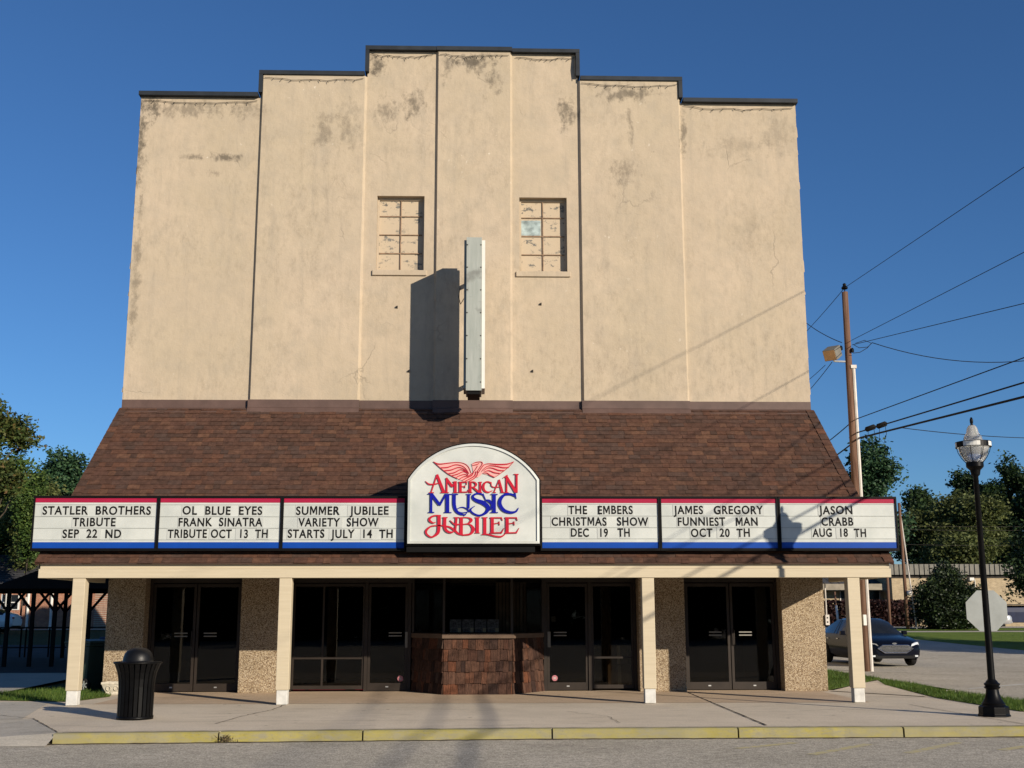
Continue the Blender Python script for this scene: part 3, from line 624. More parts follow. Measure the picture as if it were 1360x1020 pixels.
def jambs(xs_):
    for x in xs_: MB().box(x-.035, x+.035, GY-.03, GY+.08, .005, 2.298).build('door_frame', 'bronze', TH)
jambs((-6.83, -4.88, -3.82, -2.20, -1.27, 1.67, 2.64, 3.62, 4.70, 6.72))
door(-6.79, -5.87, True); door(-5.85, -4.92, False)
door(4.74, 5.70, True); door(5.72, 6.68, False)
door(-2.16, -1.31, True, 'plate', True); door(1.71, 2.60, False, 'plate', True)
for x0, x1, mx_ in ((-3.78, -2.24, -3.13), (2.68, 3.58, None)):
    m = frame_leaf(x0, x1, .05, 2.28, .04, .08, .06, mids=((.68, .725),))
    if mx_: m.box(mx_-.02, mx_+.02, GY+.003, GY+.042, .13, .68).box(mx_-.02, mx_+.02, GY+.003, GY+.042, .725, 2.22)
    wnd = m.build('window', 'bronze', TH); MB().box(x0+.035, x1-.035, GY+.018, GY+.026, .1, 2.25).build('pane', 'glass', wnd)
m = MB().box(-3.8, -2.2, .8, 3.2, .012, .035); m.build('red_mat', 'stripe_red', TH)

# ticket booth
BP = [(at(548, 880, .3).x, .30), (at(589, 880, -.75).x, -.75), (at(680, 880, -.75).x, -.75), (at(721, 880, .3).x, .30)]
TB = thing('ticket_booth', 'ticket booth clad in worn wood shakes between the two glass doors', 'ticket booth')
rr = random.Random(11); mb = MB()
for (ax, ay), (bx, by) in zip(BP[:-1], BP[1:]):
    u = Vector((bx-ax, by-ay, 0)); ln = u.length; u.normalize(); n_ = Vector((u.y, -u.x, 0)); A = Vector((ax, ay, 0))
    for kk in range(5):
        z0, z1 = .228*kk, min(1.135, .228*(kk+1)+.05); x = 0
        while x < ln:
            w_ = rr.choice((.09, .12, .15, .2, .1, .17)); a, b = x, min(ln, x+w_); x += w_
            if b-a < .02: continue
            dz = rr.uniform(-.022, .018) if kk else .005; t = rr.uniform(.03, .05)
            P = [A+u*(a+.003)+n_*t+Vector((0, 0, z0+dz)), A+u*(b-.003)+n_*(t+rr.uniform(-.006, .006))+Vector((0, 0, z0+dz+rr.uniform(-.006, .006))), A+u*(b-.003)+n_*.006+Vector((0, 0, z1)), A+u*(a+.003)+n_*.006+Vector((0, 0, z1))]
            P += [A+u*(a+.003)+Vector((0, 0, z0+dz)), A+u*(b-.003)+Vector((0, 0, z0+dz))]
            mb.add(P, [(0, 1, 2, 3), (4, 5, 1, 0), (4, 0, 3), (5, 2, 1)])
mb.build('shake_cladding', 'shake', TB)
MB().poly_z(BP+[(1.5, .42), (-1.2, .42)], .012, 1.13).build('counter', 'bronze', TB)
off = [(BP[0][0]-.04, .32), (BP[1][0]-.03, -.83), (BP[2][0]+.03, -.83), (BP[3][0]+.04, .32)]
MB().poly_z(off+[(1.55, .44), (-1.22, .44)], 1.133, 1.225).build('ledge', 'ledge', TB)
mb = MB()
for x, y in BP: mb.box(x-.025, x+.025, y-.02, y+.03, 1.227, 2.398)
for (ax, ay), (bx, by) in zip(BP[:-1], BP[1:]): mb.tube([(ax, ay+.005, 1.24), (bx, by+.005, 1.24)], .015, 4)
mb.build('mullion', 'bronze', TB)
mb = MB()
for (ax, ay), (bx, by) in zip(BP[:-1], BP[1:]):
    u = Vector((bx-ax, by-ay, 0)).normalized(); mb.add([(ax+u.x*.03, ay+u.y*.03+.01, 1.23), (bx-u.x*.03, by-u.y*.03+.01, 1.23), (bx-u.x*.03, by-u.y*.03+.01, 2.397), (ax+u.x*.03, ay+u.y*.03+.01, 2.397)], [(0, 1, 2, 3)])
mb.build('pane', 'glass', TB)
mb = MB(); rr = random.Random(4)
for i in range(9): x = .62+i*.075; mb.box(x-.03, x+.03, .1, .105+.02*(i % 2), 1.24, 2.3)
mb.build('curtain', 'curtain', TB)
places = ('leftmost', 'second from left', 'third from left', 'rightmost')
for i in range(4):
    x = -.38+i*.262
    t = thing('brochure_stand', f'small brochure stand behind the ticket booth glass, {places[i]} of the row of four', 'brochure stand', (x, -.62, 1.226), 0, 'brochure stands in the ticket booth window')
    MB().poly_x([(0, 0), (0, .12), (.08, .29), (.1, .29), (.1, 0)], 0, .245).build('holder', 'flyer', t)
    MB().box(.17, .235, -.006, -.001, .005, .115).build('card', 'card', t)
# cartons behind the right window, and a sheet of paper on the glass
for (x, y, z, s, lb) in ((3.05, .62, .035, .5, 'lower brown carton on the floor behind the right porch window'), (3.08, .62, .54, .42, 'upper brown carton stacked behind the right porch window')):
    m = MB().box(x, x+s, y, y+.4, z, z+s).box(x+s*.42, x+s*.58, y-.002, y-.0005, z+.01, z+s-.01, 1)
    tag(m.build('carton', ['carton', 'card']), lb, 'carton')
m = MB().box(1.80, 1.90, GY+.027, GY+.029, 1.46, 1.58); tag(m.build('notice', 'sign_white'), 'small white paper notice on the right glass door', 'notice')

# ------------------------------------------------------------------ marquee letter boards
SY = -3.50
def text_mesh(s, bold=.024):
    cu = bpy.data.curves.new('lettering', 'FONT'); cu.body = s; cu.size = 1; cu.offset = bold; cu.space_character = 1.12; cu.resolution_u = 4
    o = bpy.data.objects.new('lettering', cu); col.objects.link(o); dg = bpy.context.evaluated_depsgraph_get(); dg.update()
    me = bpy.data.meshes.new_from_object(o.evaluated_get(dg)); bpy.data.objects.remove(o); bpy.data.curves.remove(cu)
    v = np.empty(len(me.vertices)*3, np.float32); me.vertices.foreach_get('co', v); v = v.reshape(-1, 3); f = [tuple(p.vertices) for p in me.polygons]; bpy.data.meshes.remove(me); return v, f
CAP0, CAPH = None, None
def line(s, xa, xb, z0, z1, y, parent):
    global CAP0, CAPH
    if CAPH is None:
        h = text_mesh('H')[0]; CAP0, CAPH = h[:, 1].min(), h[:, 1].max()-h[:, 1].min()
    v, f = text_mesh(s); x0, x1 = v[:, 0].min(), v[:, 0].max()
    V = np.zeros_like(v); V[:, 0] = xa+(v[:, 0]-x0)/(x1-x0)*(xb-xa); V[:, 2] = z0+(v[:, 1]-CAP0)/CAPH*(z1-z0); V[:, 1] = y
    par_ = list(range(len(V)))
    def find(i):
        while par_[i] != i: par_[i] = par_[par_[i]]; i = par_[i]
        return i
    key = {}
    for i, c in enumerate(V): par_[i] = key.setdefault((round(float(c[0]), 5), round(float(c[2]), 5)), i)
    for p in f:
        for q in p[1:]: par_[find(q)] = find(p[0])
    comp = {}
    for p in f: comp.setdefault(find(p[0]), []).append(p)
    out = []; chars = [c for c in s if c != ' ']
    comps = sorted(comp.values(), key=lambda fs: sum(V[i][0] for p in fs for i in p)/sum(len(p) for p in fs))
    for n0, fs in enumerate(comps):
        ids = sorted({i for p in fs for i in p}); ix = {i: n_ for n_, i in enumerate(ids)}; W_ = V[ids].tolist(); F_ = [tuple(ix[i] for i in p) for p in fs]
        if len(comps) == len(chars) and chars[n0] == 'M':
            ma, mb_ = V[ids][:, 0].min(), V[ids][:, 0].max()
            W_ = [(ma+(mb_-ma)*u, y, z0+(z1-z0)*v_) for u, v_ in ((0, 0), (0, 1), (.24, 1), (.5, .46), (.76, 1), (1, 1), (1, 0), (.82, 0), (.82, .70), (.57, .16), (.43, .16), (.18, .70), (.18, 0))]; F_ = [tuple(range(12, -1, -1))]
        jr = random.Random(s+str(n0)); an = jr.uniform(-.022, .022); cxl = sum(w_[0] for w_ in W_)/len(W_); czl = sum(w_[2] for w_ in W_)/len(W_); dz_ = jr.uniform(-.0035, .0035); ca, sa = math.cos(an), math.sin(an)
        W_ = [(cxl+(a_-cxl)*ca-(c_-czl)*sa, b_, czl+dz_+(a_-cxl)*sa+(c_-czl)*ca) for a_, b_, c_ in W_]
        out.append(MB().add(W_, F_).build('letter', 'letter_black', parent))
    return out
BOARDS = [(45, 208.5, [('STATLER  BROTHERS', 56, 200), ('TRIBUTE', 97, 154), ('SEP  22  ND', 84.7, 162.4)], 'white letter board announcing a brothers tribute in September, outermost on the left'),
          (211.5, 373, [('OL  BLUE  EYES', 242, 348), ('FRANK  SINATRA', 237.6, 349), ('TRIBUTE OCT  13  TH', 224, 356.5)], 'white letter board announcing an October tribute beginning with OL BLUE EYES'),
          (376, 537.5, [('SUMMER   JUBILEE', 393, 516), ('VARIETY  SHOW', 396.4, 503), ('STARTS  JULY  14  TH', 383, 522)], 'white letter board announcing the summer variety show, left of the arched sign'),
          (719.5, 874.5, [('THE   EMBERS', 755, 840.6), ('CHRISTMAS   SHOW', 732.5, 861), ('DEC   19   TH', 758, 836)], 'white letter board announcing the Christmas show, right of the arched sign'),
          (878, 1032, [('JAMES   GREGORY', 895, 1014), ('FUNNIEST   MAN', 900, 1006), ('OCT  20  TH', 917, 995)], 'white letter board announcing the funniest man in October'),
          (1036, 1190, [('JASON', 1088, 1132.5), ('CRABB', 1090.6, 1133), ('AUG  18  TH', 1078, 1149)], 'white letter board with an August date, outermost on the right')]
rr = random.Random(2)
for a, b, lines, lab in BOARDS:
    x0, x1 = at(a, 690, SY).x, at(b, 690, SY).x; zt, zb_ = 3.775, 2.845
    t = thing('letter_board', lab, 'letter board', ((x0+x1)/2, SY, zb_), 0, 'letter boards along the marquee'); cx = (x0+x1)/2
    def B(): return MB()
    def fin(mb, nm, mt, par=t, **k):
        mb.v = [(v[0]-cx, v[1]-SY, v[2]-zb_) for v in mb.v]; return mb.build(nm, mt, par, **k)
    m = B().box(x0-.022, x1+.022, SY+.03, SY+.6, zb_-.06, zt+.03); m.box(x0-.022, x0+.008, SY-.025, SY+.03, zb_-.06, zt+.03).box(x1-.008, x1+.022, SY-.025, SY+.03, zb_-.06, zt+.03).box(x0+.008, x1-.008, SY-.025, SY+.03, zt-.008, zt+.03).box(x0+.008, x1-.008, SY-.025, SY+.03, zb_-.06, zb_-.012)
    fin(m, 'cabinet', 'sign_black')
    face = fin(B().box(x0+.008, x1-.008, SY, SY+.029, zb_-.012, zt-.008), 'board_face', 'sign_white')
    hh = zt-zb_
    fin(B().box(x0+.009, x1-.009, SY-.004, SY-.0005, zt-.095, zt-.009), 'red_stripe', 'stripe_red', face); fin(B().box(x0+.009, x1-.009, SY-.004, SY-.0005, zb_-.011, zb_+.10), 'blue_stripe', 'stripe_blue', face)
    rows = [at(600, y, SY).z for y in (684.0, 699.3, 714.6)] if b < 600 else [at(950, y, SY).z for y in (683.0, 698.4, 713.2)]
    for z in rows: fin(B().box(x0+.01, x1-.01, SY-.007, SY-.0005, z-.038, z-.028), 'letter_track', 'track_grey', face)
    fin(B().box(x0+.01, x1-.01, SY-.007, SY-.0005, rows[0]+.185, rows[0]+.193), 'letter_track', 'track_grey', face)
    for (s, pa_, pb_), z in zip(lines, rows):
        xa, xb = at(pa_, 690, SY).x, at(pb_, 690, SY).x; 
        for o in line(s, xa, xb, z, z+.160, SY-.010, face): o.data.transform(Matrix.Translation((-cx, -SY, -zb_)))
        # the clear strips the letters are printed on
        words = s.split(); tot = len(s); pos = 0
        for wd_ in words:
            i = s.index(wd_, pos); pos = i+len(wd_); u0 = xa+(xb-xa)*i/tot-.015; u1 = xa+(xb-xa)*(i+len(wd_))/tot+.015
            fin(B().box(u0, u1, SY-.0062, SY-.0008, z-.026, z+.178), 'letter_plate', 'clear_plate', face)

# ------------------------------------------------------------------ arched logo sign
LY = -3.74
LG = thing('arched_sign', 'white arched sign with red and blue lettering under a red eagle', 'sign', (0, LY, 2.9))
def arch(x0, x1, zb_, zs, ztop, n=28):
    h = (x1-x0)/2; sg = ztop-zs; rad = (h*h+sg*sg)/(2*sg); cxm = (x0+x1)/2; a = math.asin(h/rad)
    return [(x0, zb_), (x1, zb_)]+[(cxm+rad*math.sin(a-2*a*i/n), ztop-rad+rad*math.cos(a-2*a*i/n)) for i in range(n+1)]
lb, rb = at(541, 722, LY), at(716.5, 722, LY); zs = at(628, 637, LY).z; zt = at(628, 589.5, LY).z; zb_ = lb.z
def lfin(m, nm, mt, par, **k): m.v = [(v[0], v[1]-LY, v[2]-2.9) for v in m.v]; return m.build(nm, mt, par, **k)
lfin(MB().poly_y(arch(lb.x-.03, rb.x+.03, zb_-.03, zs+.0, zt+.03), LY+.02, LY+.62), 'cabinet', 'sign_black', LG)
lfin(MB().box(lb.x-.02, rb.x-.08, LY+.08, LY+.6, zb_-.15, zb_-.032), 'shadow_box', 'sign_black', LG)  # black box put where the cabinet's shadow falls on the roof
lface = lfin(MB().poly_y(arch(lb.x+.02, rb.x-.02, zb_+.02, zs-.0, zt-.02), LY-.012, LY+.019), 'sign_face', 'sign_white', LG)
oa, ib = arch(lb.x, rb.x, zb_, zs, zt), arch(lb.x+.045, rb.x-.045, zb_+.045, zs-.01, zt-.045); n = len(oa); m = MB()
m.add([(x, LY-.03, z) for x, z in oa]+[(x, LY-.04, z) for x, z in ib]+[(x, LY+.018, z) for x, z in oa]+[(x, LY-.0125, z) for x, z in ib],
      [q for i in range(n) for q in ((i, (i+1) % n, n+(i+1) % n, n+i), (2*n+i, 2*n+(i+1) % n, (i+1) % n, i), (n+i, n+(i+1) % n, 3*n+(i+1) % n, 3*n+i))])
lfin(m, 'trim', 'sign_white', LG)
def spline(P, W, n=7):
    P = [np.array(p, float) for p in P]; out = []
    if len(P) == 2: return [(P[0], W[0]), (P[1], W[1])]
    for i in range(len(P)-1):
        p0, p1, p2, p3 = P[max(i-1, 0)], P[i], P[i+1], P[min(i+2, len(P)-1)]
        for j in range(n):
            t = j/n; q = .5*((2*p1)+(-p0+p2)*t+(2*p0-5*p1+4*p2-p3)*t*t+(-p0+3*p1-3*p2+p3)*t**3); out.append((q, W[i]+(W[i+1]-W[i])*t))
    return out+[(P[-1], W[-1])]
DEP = [0]
def stroke(mb, P, W, org, sca, y):
    if isinstance(W, (int, float)): W = [W]*len(P)
    W = [v*.88 for v in W]; S = spline(P, W); o = len(mb.v); DEP[0] += 1; yy = y-.0004*(DEP[0] % 23)
    for i, (q, ww) in enumerate(S):
        d = S[min(i+1, len(S)-1)][0]-S[max(i-1, 0)][0]; d = d/(np.hypot(*d)+1e-9); nrm = np.array([-d[1], d[0]])*ww/2
        for s_ in (1, -1):
            c = q+nrm*s_; p = at(org[0]+c[0]/sca, org[1]+c[1]/sca, LY)
            mb.v += [(p.x, yy, p.z), (p.x, LY-.0125, p.z)]
    for i in range(len(S)-1):
        a, b = o+4*i, o+4*i+4
        mb.f += [(a, b, b+2, a+2), (a, a+1, b+1, b), (a+2, b+2, b+3, a+3)]; mb.m += [0]*3
    e_ = o+4*(len(S)-1); mb.f += [(o, o+2, o+3, o+1), (e_, e_+1, e_+3, e_+2)]; mb.m += [0]*2
def word(strokes, org, sca, mat, nm='lettering', y=LY-.034):
    m = MB()
    for P, W in strokes: stroke(m, P, W, org, sca, y)
    return lfin(m, nm, mat, lface)
S97 = 1360/140
AM = [([(200, 55), (125, 280)], [20, 16]), ([(200, 52), (288, 285)], [34, 46]), ([(50, 138), (95, 176), (160, 178), (235, 162)], [6, 22, 20, 12]), ([(98, 286), (160, 286)], 12), ([(245, 286), (325, 286)], 12),
      ([(325, 95), (325, 282)], 24), ([(318, 98), (395, 205)], [30, 40]), ([(395, 215), (432, 142)], 16), ([(436, 140), (436, 282)], 40), ([(306, 286), (352, 286)], 10), ([(404, 286), (468, 286)], 10), ([(405, 148), (455, 148)], 10),
      ([(502, 146), (502, 282)], 38), ([(478, 152), (585, 152)], 16), ([(584, 146), (580, 184)], 10), ([(500, 208), (562, 208)], 11), ([(478, 280), (596, 278)], 15), ([(594, 280), (608, 245)], 12), ([(560, 192), (560, 226)], 9),
      ([(630, 146), (630, 282)], 34), ([(612, 152), (675, 150), (706, 180), (680, 212), (640, 216)], [12, 16, 28, 18, 12]), ([(662, 212), (742, 282)], [22, 28]), ([(608, 285), (656, 285)], 9),
      ([(757, 146), (757, 284)], 32), ([(735, 151), (781, 151)], 10), ([(733, 284), (783, 284)], 10),
      ([(900, 168), (862, 147), (817, 160), (797, 212), (817, 264), (865, 281), (915, 260)], [18, 18, 26, 36, 28, 20, 8]), ([(896, 148), (900, 190)], 12),
      ([(1002, 120), (935, 282)], [16, 13]), ([(1000, 118), (1042, 284)], [24, 36]), ([(892, 188), (930, 216), (1012, 212)], [8, 15, 10]), ([(914, 285), (960, 285)], 9), ([(1016, 285), (1068, 285)], 9),
      ([(1096, 85), (1096, 282)], 24), ([(1086, 68), (1218, 280)], [36, 44]), ([(1226, 46), (1226, 286)], 30), ([(1190, 50), (1252, 50)], 11), ([(1052, 98), (1108, 60)], [8, 16]), ([(1068, 285), (1122, 285)], 10)]
MU = [([(125, 62), (125, 298)], 32), ([(82, 60), (145, 60)], 12), ([(132, 66), (235, 200)], [44, 40]), ([(235, 206), (312, 66)], [26, 24]), ([(335, 62), (335, 300)], 52), ([(88, 298), (164, 298)], 12), ([(288, 300), (386, 300)], 12), ([(298, 65), (472, 65)], 13),
      ([(422, 62), (422, 200), (450, 280), (510, 322), (572, 328)], [50, 50, 44, 28, 12]), ([(608, 66), (604, 245)], [38, 34]), ([(574, 66), (640, 66)], 11), ([(446, 272), (480, 242), (535, 232), (590, 256), (625, 290)], [8, 12, 14, 18, 22]), ([(462, 282), (520, 302), (590, 292), (622, 262)], [8, 12, 12, 14]), ([(548, 342), (592, 298)], [14, 8]),
      ([(800, 72), (730, 54), (672, 76), (666, 112), (712, 146), (800, 178), (858, 235), (830, 300), (745, 338), (660, 306), (634, 258), (690, 214)], [18, 24, 30, 38, 50, 66, 58, 42, 26, 26, 22, 5]), ([(790, 56), (828, 138)], [22, 10]), ([(822, 138), (875, 152), (908, 200), (890, 270)], [10, 42, 30, 8]),
      ([(936, 66), (936, 300)], 50), ([(894, 66), (982, 66)], 12), ([(888, 300), (986, 300)], 12),
      ([(1216, 92), (1150, 64), (1070, 72), (1018, 130), (1012, 200), (1060, 268), (1140, 298), (1214, 288), (1252, 238)], [22, 30, 36, 48, 54, 48, 38, 28, 6]), ([(1204, 48), (1222, 122)], [20, 8])]
EE = lambda dx: [([(912+dx, 72), (912+dx, 274)], 46), ([(884+dx, 76), (1032+dx, 76)], 18), ([(1028+dx, 70), (1044+dx, 112)], [16, 8]), ([(912+dx, 156), (1002+dx, 142)], 13), ([(1000+dx, 122), (1004+dx, 172)], 11), ([(884+dx, 272), (1032+dx, 268)], 18), ([(1026+dx, 274), (1066+dx, 208)], [22, 5])]
JU = [([(226, 44), (224, 200), (206, 276), (132, 324), (72, 292), (60, 244), (116, 190), (200, 176), (292, 178)], [50, 46, 42, 22, 26, 32, 22, 14, 18]), ([(250, 46), (165, 50), (108, 80), (108, 116), (152, 142), (184, 130)], [14, 22, 32, 34, 18, 6]),
      ([(302, 68), (302, 200), (336, 252), (390, 264), (432, 236)], [44, 44, 36, 26, 14]), ([(452, 70), (436, 245)], [34, 26]), ([(272, 72), (336, 72)], 11), ([(418, 72), (484, 72)], 11), ([(368, 108), (430, 160), (514, 156)], [5, 24, 14]), ([(290, 180), (365, 196), (430, 240), (475, 280), (545, 300)], [12, 24, 32, 28, 20]),
      ([(514, 70), (512, 292)], 46), ([(488, 75), (600, 75), (642, 106), (600, 150), (530, 160)], [14, 16, 42, 20, 12]), ([(540, 160), (622, 162), (666, 222), (630, 284), (540, 298)], [12, 18, 52, 30, 18]),
      ([(720, 70), (720, 272)], 46), ([(688, 73), (752, 73)], 11), ([(688, 271), (752, 271)], 11),
      ([(816, 70), (816, 290)], 46), ([(778, 73), (852, 73)], 11), ([(772, 293), (850, 290), (950, 314), (1030, 318), (1086, 276)], [8, 22, 24, 24, 10])]+EE(0)+EE(192)
word(AM, (560, 625), S97, 'logo_red'); word(MU, (560, 650), S97, 'logo_blue'); word(JU, (560, 680), S97, 'logo_red')
EO, ES = (570, 605), 1360/120
m = MB()
for poly in ([(65, 92), (150, 126), (300, 112), (420, 102), (520, 120), (590, 168), (630, 260), (690, 250), (720, 290), (700, 340), (640, 392), (520, 392), (430, 352), (300, 285), (180, 195)],
             [(1275, 92), (1180, 190), (1060, 280), (980, 332), (900, 300), (800, 275), (740, 330), (700, 330), (690, 260), (660, 240), (640, 130), (700, 100), (790, 92), (830, 135), (900, 122), (1030, 130), (1180, 126)]):
    P = [at(EO[0]+x/ES, EO[1]+y/ES, LY) for x, y in poly]; dy = .004*(len(m.f) > 0); m.poly_y([(p.x, p.z) for p in P][::-1], LY-.021-dy, LY-.0125)
eg = lfin(m, 'eagle', 'logo_pink', lface)
FE = [([(65, 95), (150, 130), (300, 115), (420, 105), (520, 120), (590, 170), (632, 262)], [8, 20, 14, 9, 8, 8, 7]), ([(180, 186), (280, 180), (400, 142), (500, 160), (560, 210), (600, 275)], [14, 18, 14, 10, 8, 6]), ([(230, 230), (330, 220), (440, 182), (520, 202), (582, 262)], [14, 18, 14, 10, 6]), ([(290, 275), (380, 260), (470, 216), (540, 236), (590, 292)], [12, 18, 13, 9, 6]),
      ([(340, 305), (430, 282), (520, 244), (578, 272)], [12, 16, 12, 6]), ([(400, 336), (470, 302), (540, 286), (580, 302)], [10, 14, 11, 7]), ([(450, 362), (520, 322), (600, 306), (645, 268)], [10, 14, 14, 8]), ([(65, 95), (180, 196), (300, 286), (430, 352)], [4, 8, 8, 6]),
      ([(500, 378), (560, 342), (640, 302), (672, 250)], [10, 16, 16, 8]), ([(545, 386), (620, 350), (690, 302), (705, 240)], [10, 16, 16, 8]), ([(595, 392), (672, 352), (722, 302), (734, 230)], [10, 14, 14, 7]),
      ([(1275, 95), (1180, 130), (1030, 136), (900, 126), (830, 142), (782, 200), (742, 262)], [8, 20, 20, 12, 10, 9, 7]), ([(1202, 180), (1120, 186), (1000, 162), (900, 158), (832, 196), (792, 242)], [12, 18, 16, 12, 9, 6]), ([(1130, 230), (1050, 226), (950, 192), (880, 192), (822, 232)], [12, 18, 15, 11, 6]), ([(1062, 272), (980, 260), (900, 230), (832, 246)], [12, 18, 13, 7]),
      ([(985, 330), (920, 300), (870, 266), (812, 266)], [10, 15, 12, 7]), ([(1275, 95), (1182, 190), (1062, 282), (984, 332)], [4, 7, 7, 6]), ([(642, 135), (700, 106), (780, 98), (802, 126), (762, 190), (720, 252)], [7, 10, 10, 10, 9, 7]), ([(650, 152), (722, 138), (752, 118)], [6, 14, 7]), ([(730, 160), (700, 210), (660, 262)], [8, 8, 6])]
m = MB()
for P, W in FE: stroke(m, P, W, EO, ES, LY-.034)
lfin(m, 'feather_stripe', 'logo_red', eg)

# ------------------------------------------------------------------ blade sign on the wall
BS = thing('blade_sign', 'narrow pale blank metal sign standing out edge-on above the porch roof', 'sign', (.1, 0, 6.25))
def bfin(m, nm, mt, par=BS, **k): m.v = [(v[0]-.1, v[1], v[2]-6.25) for v in m.v]; return m.build(nm, mt, par, **k)
bfin(MB().box(-.065, .265, -1.50, -.72, 6.22, 9.57), 'cabinet', 'pale_metal', bevel=.004)
bfin(MB().box(.268, .335, -1.42, -.74, 6.28, 9.53), 'side_face', 'white_paint'); bfin(MB().box(-.115, -.068, -1.42, -.74, 6.28, 9.53), 'side_face', 'pale_metal')  # sunlit side in white, shaded side darker: light put into the colour
m = MB()
for i in range(7):
    z = 6.4+i*.5
    for x in (-.045, .245): m.lathe([(.0, -.012), (.012, -.008), (.014, 0)], (x, -1.501, z), 8)
m2 = MB()
for i in range(7):
    z = 6.4+i*.5
    for x in (-.045, .245): m2.box(x-.012, x+.012, -1.508, -1.5005, z-.012, z+.012)
bfin(m2, 'bolt', 'olive_dark')
bfin(MB().box(-.03, .23, -1.46, -.74, 6.15, 6.218), 'bottom_tray', 'sign_black')
for z in (6.62, 8.95): bfin(MB().box(.05, .12, -.719, -.076, z, z+.08).box(.0, .17, -.09, -.076, z-.08, z+.16), 'bracket', 'flashing')
m = MB().tube([(-.12, -.8, 8.4), (-.2, -.5, 8.35), (-.25, -.2, 8.6), (-.22, -.08, 8.85)], .008, 5); bfin(m, 'loose_wire', 'olive_dark')

# ------------------------------------------------------------------ string of old lamp wire along the parapet
rr = random.Random(6); mb = MB()
for i in range(7):
    x0, x1, z, d = PX[i]+.08, PX[i+1]-.08, PZ[i], PD[i]; n = 11; P = []
    for j in range(n+1):
        t = j/n; P.append((x0+(x1-x0)*t, d-.03, z-.06-.06*(1-(2*t-1)**2)*rr.uniform(.7, 1.2)-rr.uniform(0, .05)))
    mb.tube(P, .006, 5)
    for p in P[1:-1]:
        s = rr.uniform(-.05, .05); mb.tube([(p[0], p[1], p[2]), (p[0]+s, p[1]-.02, p[2]-rr.uniform(.02, .06))], .007, 4)
for x, za, zb2 in ((-4.84, 13.5, 13.9), (-2.39, 14.05, 14.5), (2.45, 13.95, 14.5), (4.85, 13.45, 13.85)):
    mb.tube([(x, -.09, za), (x+rr.uniform(-.04, .04), -.09, (za+zb2)/2), (x, -.09, zb2)], .009, 5)
tag(mb.build('light_string', 'olive_dark'), 'thin dark sagging wire with hooks strung under the parapet coping', 'wire')

# ------------------------------------------------------------------ small things by the porch
C0 = (-5.215, -6.27)
TC = thing('trash_can', 'black slatted metal trash can with domed lid on the pavement', 'trash can', (C0[0], C0[1], .002))
MB().lathe([(0, .03), (.225, .03), (.25, .75), (.25, .84), (0, .84)], n=32).build('liner', 'black_plastic', TC, True)
ns = 24; mb = MB()
for i in range(ns):
    t = 2*math.pi*i/ns; c_, s_ = math.cos(t), math.sin(t); pr = [(.272, .03), (.274, .25), (.276, .50), (.285, .62), (.305, .72), (.335, .80), (.362, .865)]; w_ = .027; o = len(mb.v)
    for r_, z in pr:
        ww = w_*(1 if z < .55 else 1+.3*(z-.55)/.3)
        for q, dr in ((-ww, 0), (ww, 0), (ww, -.008), (-ww, -.008)): mb.v.append(((r_+dr)*c_-q*s_, (r_+dr)*s_+q*c_, z))
    for j in range(len(pr)-1):
        for e_ in range(4): mb.f.append((o+j*4+e_, o+j*4+(e_+1) % 4, o+j*4+4+(e_+1) % 4, o+j*4+4+e_)); mb.m.append(0)
mb.build('slats', 'black_metal', TC)
MB().lathe([(.262, .0), (.282, .0), (.284, .05), (.262, .05)], n=36).build('base_ring', 'black_metal', TC, True)
MB().lathe([(.35, .852), (.372, .856), (.376, .872), (.370, .885), (.35, .886), (.24, .875)], n=40).build('rim', 'black_metal', TC, True)
MB().lathe([(.30, .872), (.245, .885), (.235, .905), (.232, .94), (.215, 1.0), (.18, 1.05), (.12, 1.088), (.05, 1.103), (0, 1.105)], n=36).build('dome_lid', 'black_plastic', TC, True)
def bin_(name, label, loc, rz, mb_, ml, h=1.05):
    t = thing(name, label, 'wheelie bin', loc, rz, 'wheelie bins beside the theatre')
    q = lambda a, z: [(-a, -a*1.15, z), (a, -a*1.15, z), (a, a*1.1, z), (-a, a*1.1, z)]
    m = MB().add(q(.22, .03)+q(.29, h-.1), [(3, 2, 1, 0), (4, 5, 6, 7), (0, 1, 5, 4), (1, 2, 6, 5), (2, 3, 7, 6), (3, 0, 4, 7)]); m.box(-.31, .31, -.36, .35, h-.098, h-.04); m.build('body', mb_, t, bevel=.02)
    MB().poly_x([(-.37, h-.036), (.37, h-.036), (.36, h+.02), (0, h+.05), (-.36, h+.01)], -.32, .32).build('lid', ml, t, bevel=.01)
    for s in (-1, 1):
        wh = MB().lathe([(.0, -.025), (.10, -.03), (.135, -.03), (.14, 0), (.135, .03), (.10, .03), (0, .025)], (s*.29, .26, .142), 20, axis='x').build('wheel', 'rubber', t, True)
        mm = MB()
        for i in range(6):
            a = i*math.pi/3; mm.box(s*.29+s*.027, s*.29+s*.04, .26-.01, .26+.01, .142, .142+.09); o = len(mm.v)-8
            for j in range(8):
                v = mm.v[o+j]; dy, dz = v[1]-.26, v[2]-.142; mm.v[o+j] = (v[0], .26+dy*math.cos(a)-dz*math.sin(a), .142+dy*math.sin(a)+dz*math.cos(a))
        mm.build('spokes', 'track_grey', wh)
    return t
bin_('wheelie_bin', 'dark green wheelie bin with spoked wheel behind the left porch post', (-8.35, 1.0, .0), R(-115), 'bin_green', 'bin_green')
bin_('wheelie_bin', 'black wheelie bin with blue lid against the left side of the theatre', (-7.98, 2.1, .0), R(-90), 'bin_black', 'blue_lid', 1.12)
PL = thing('planter', 'low pale stone planter at the foot of the left pier', 'planter', (-7.33, -.28, .004))
q = lambda a, z: [(-a, -a*.8, z), (a, -a*.8, z), (a, a*.8, z), (-a, a*.8, z)]
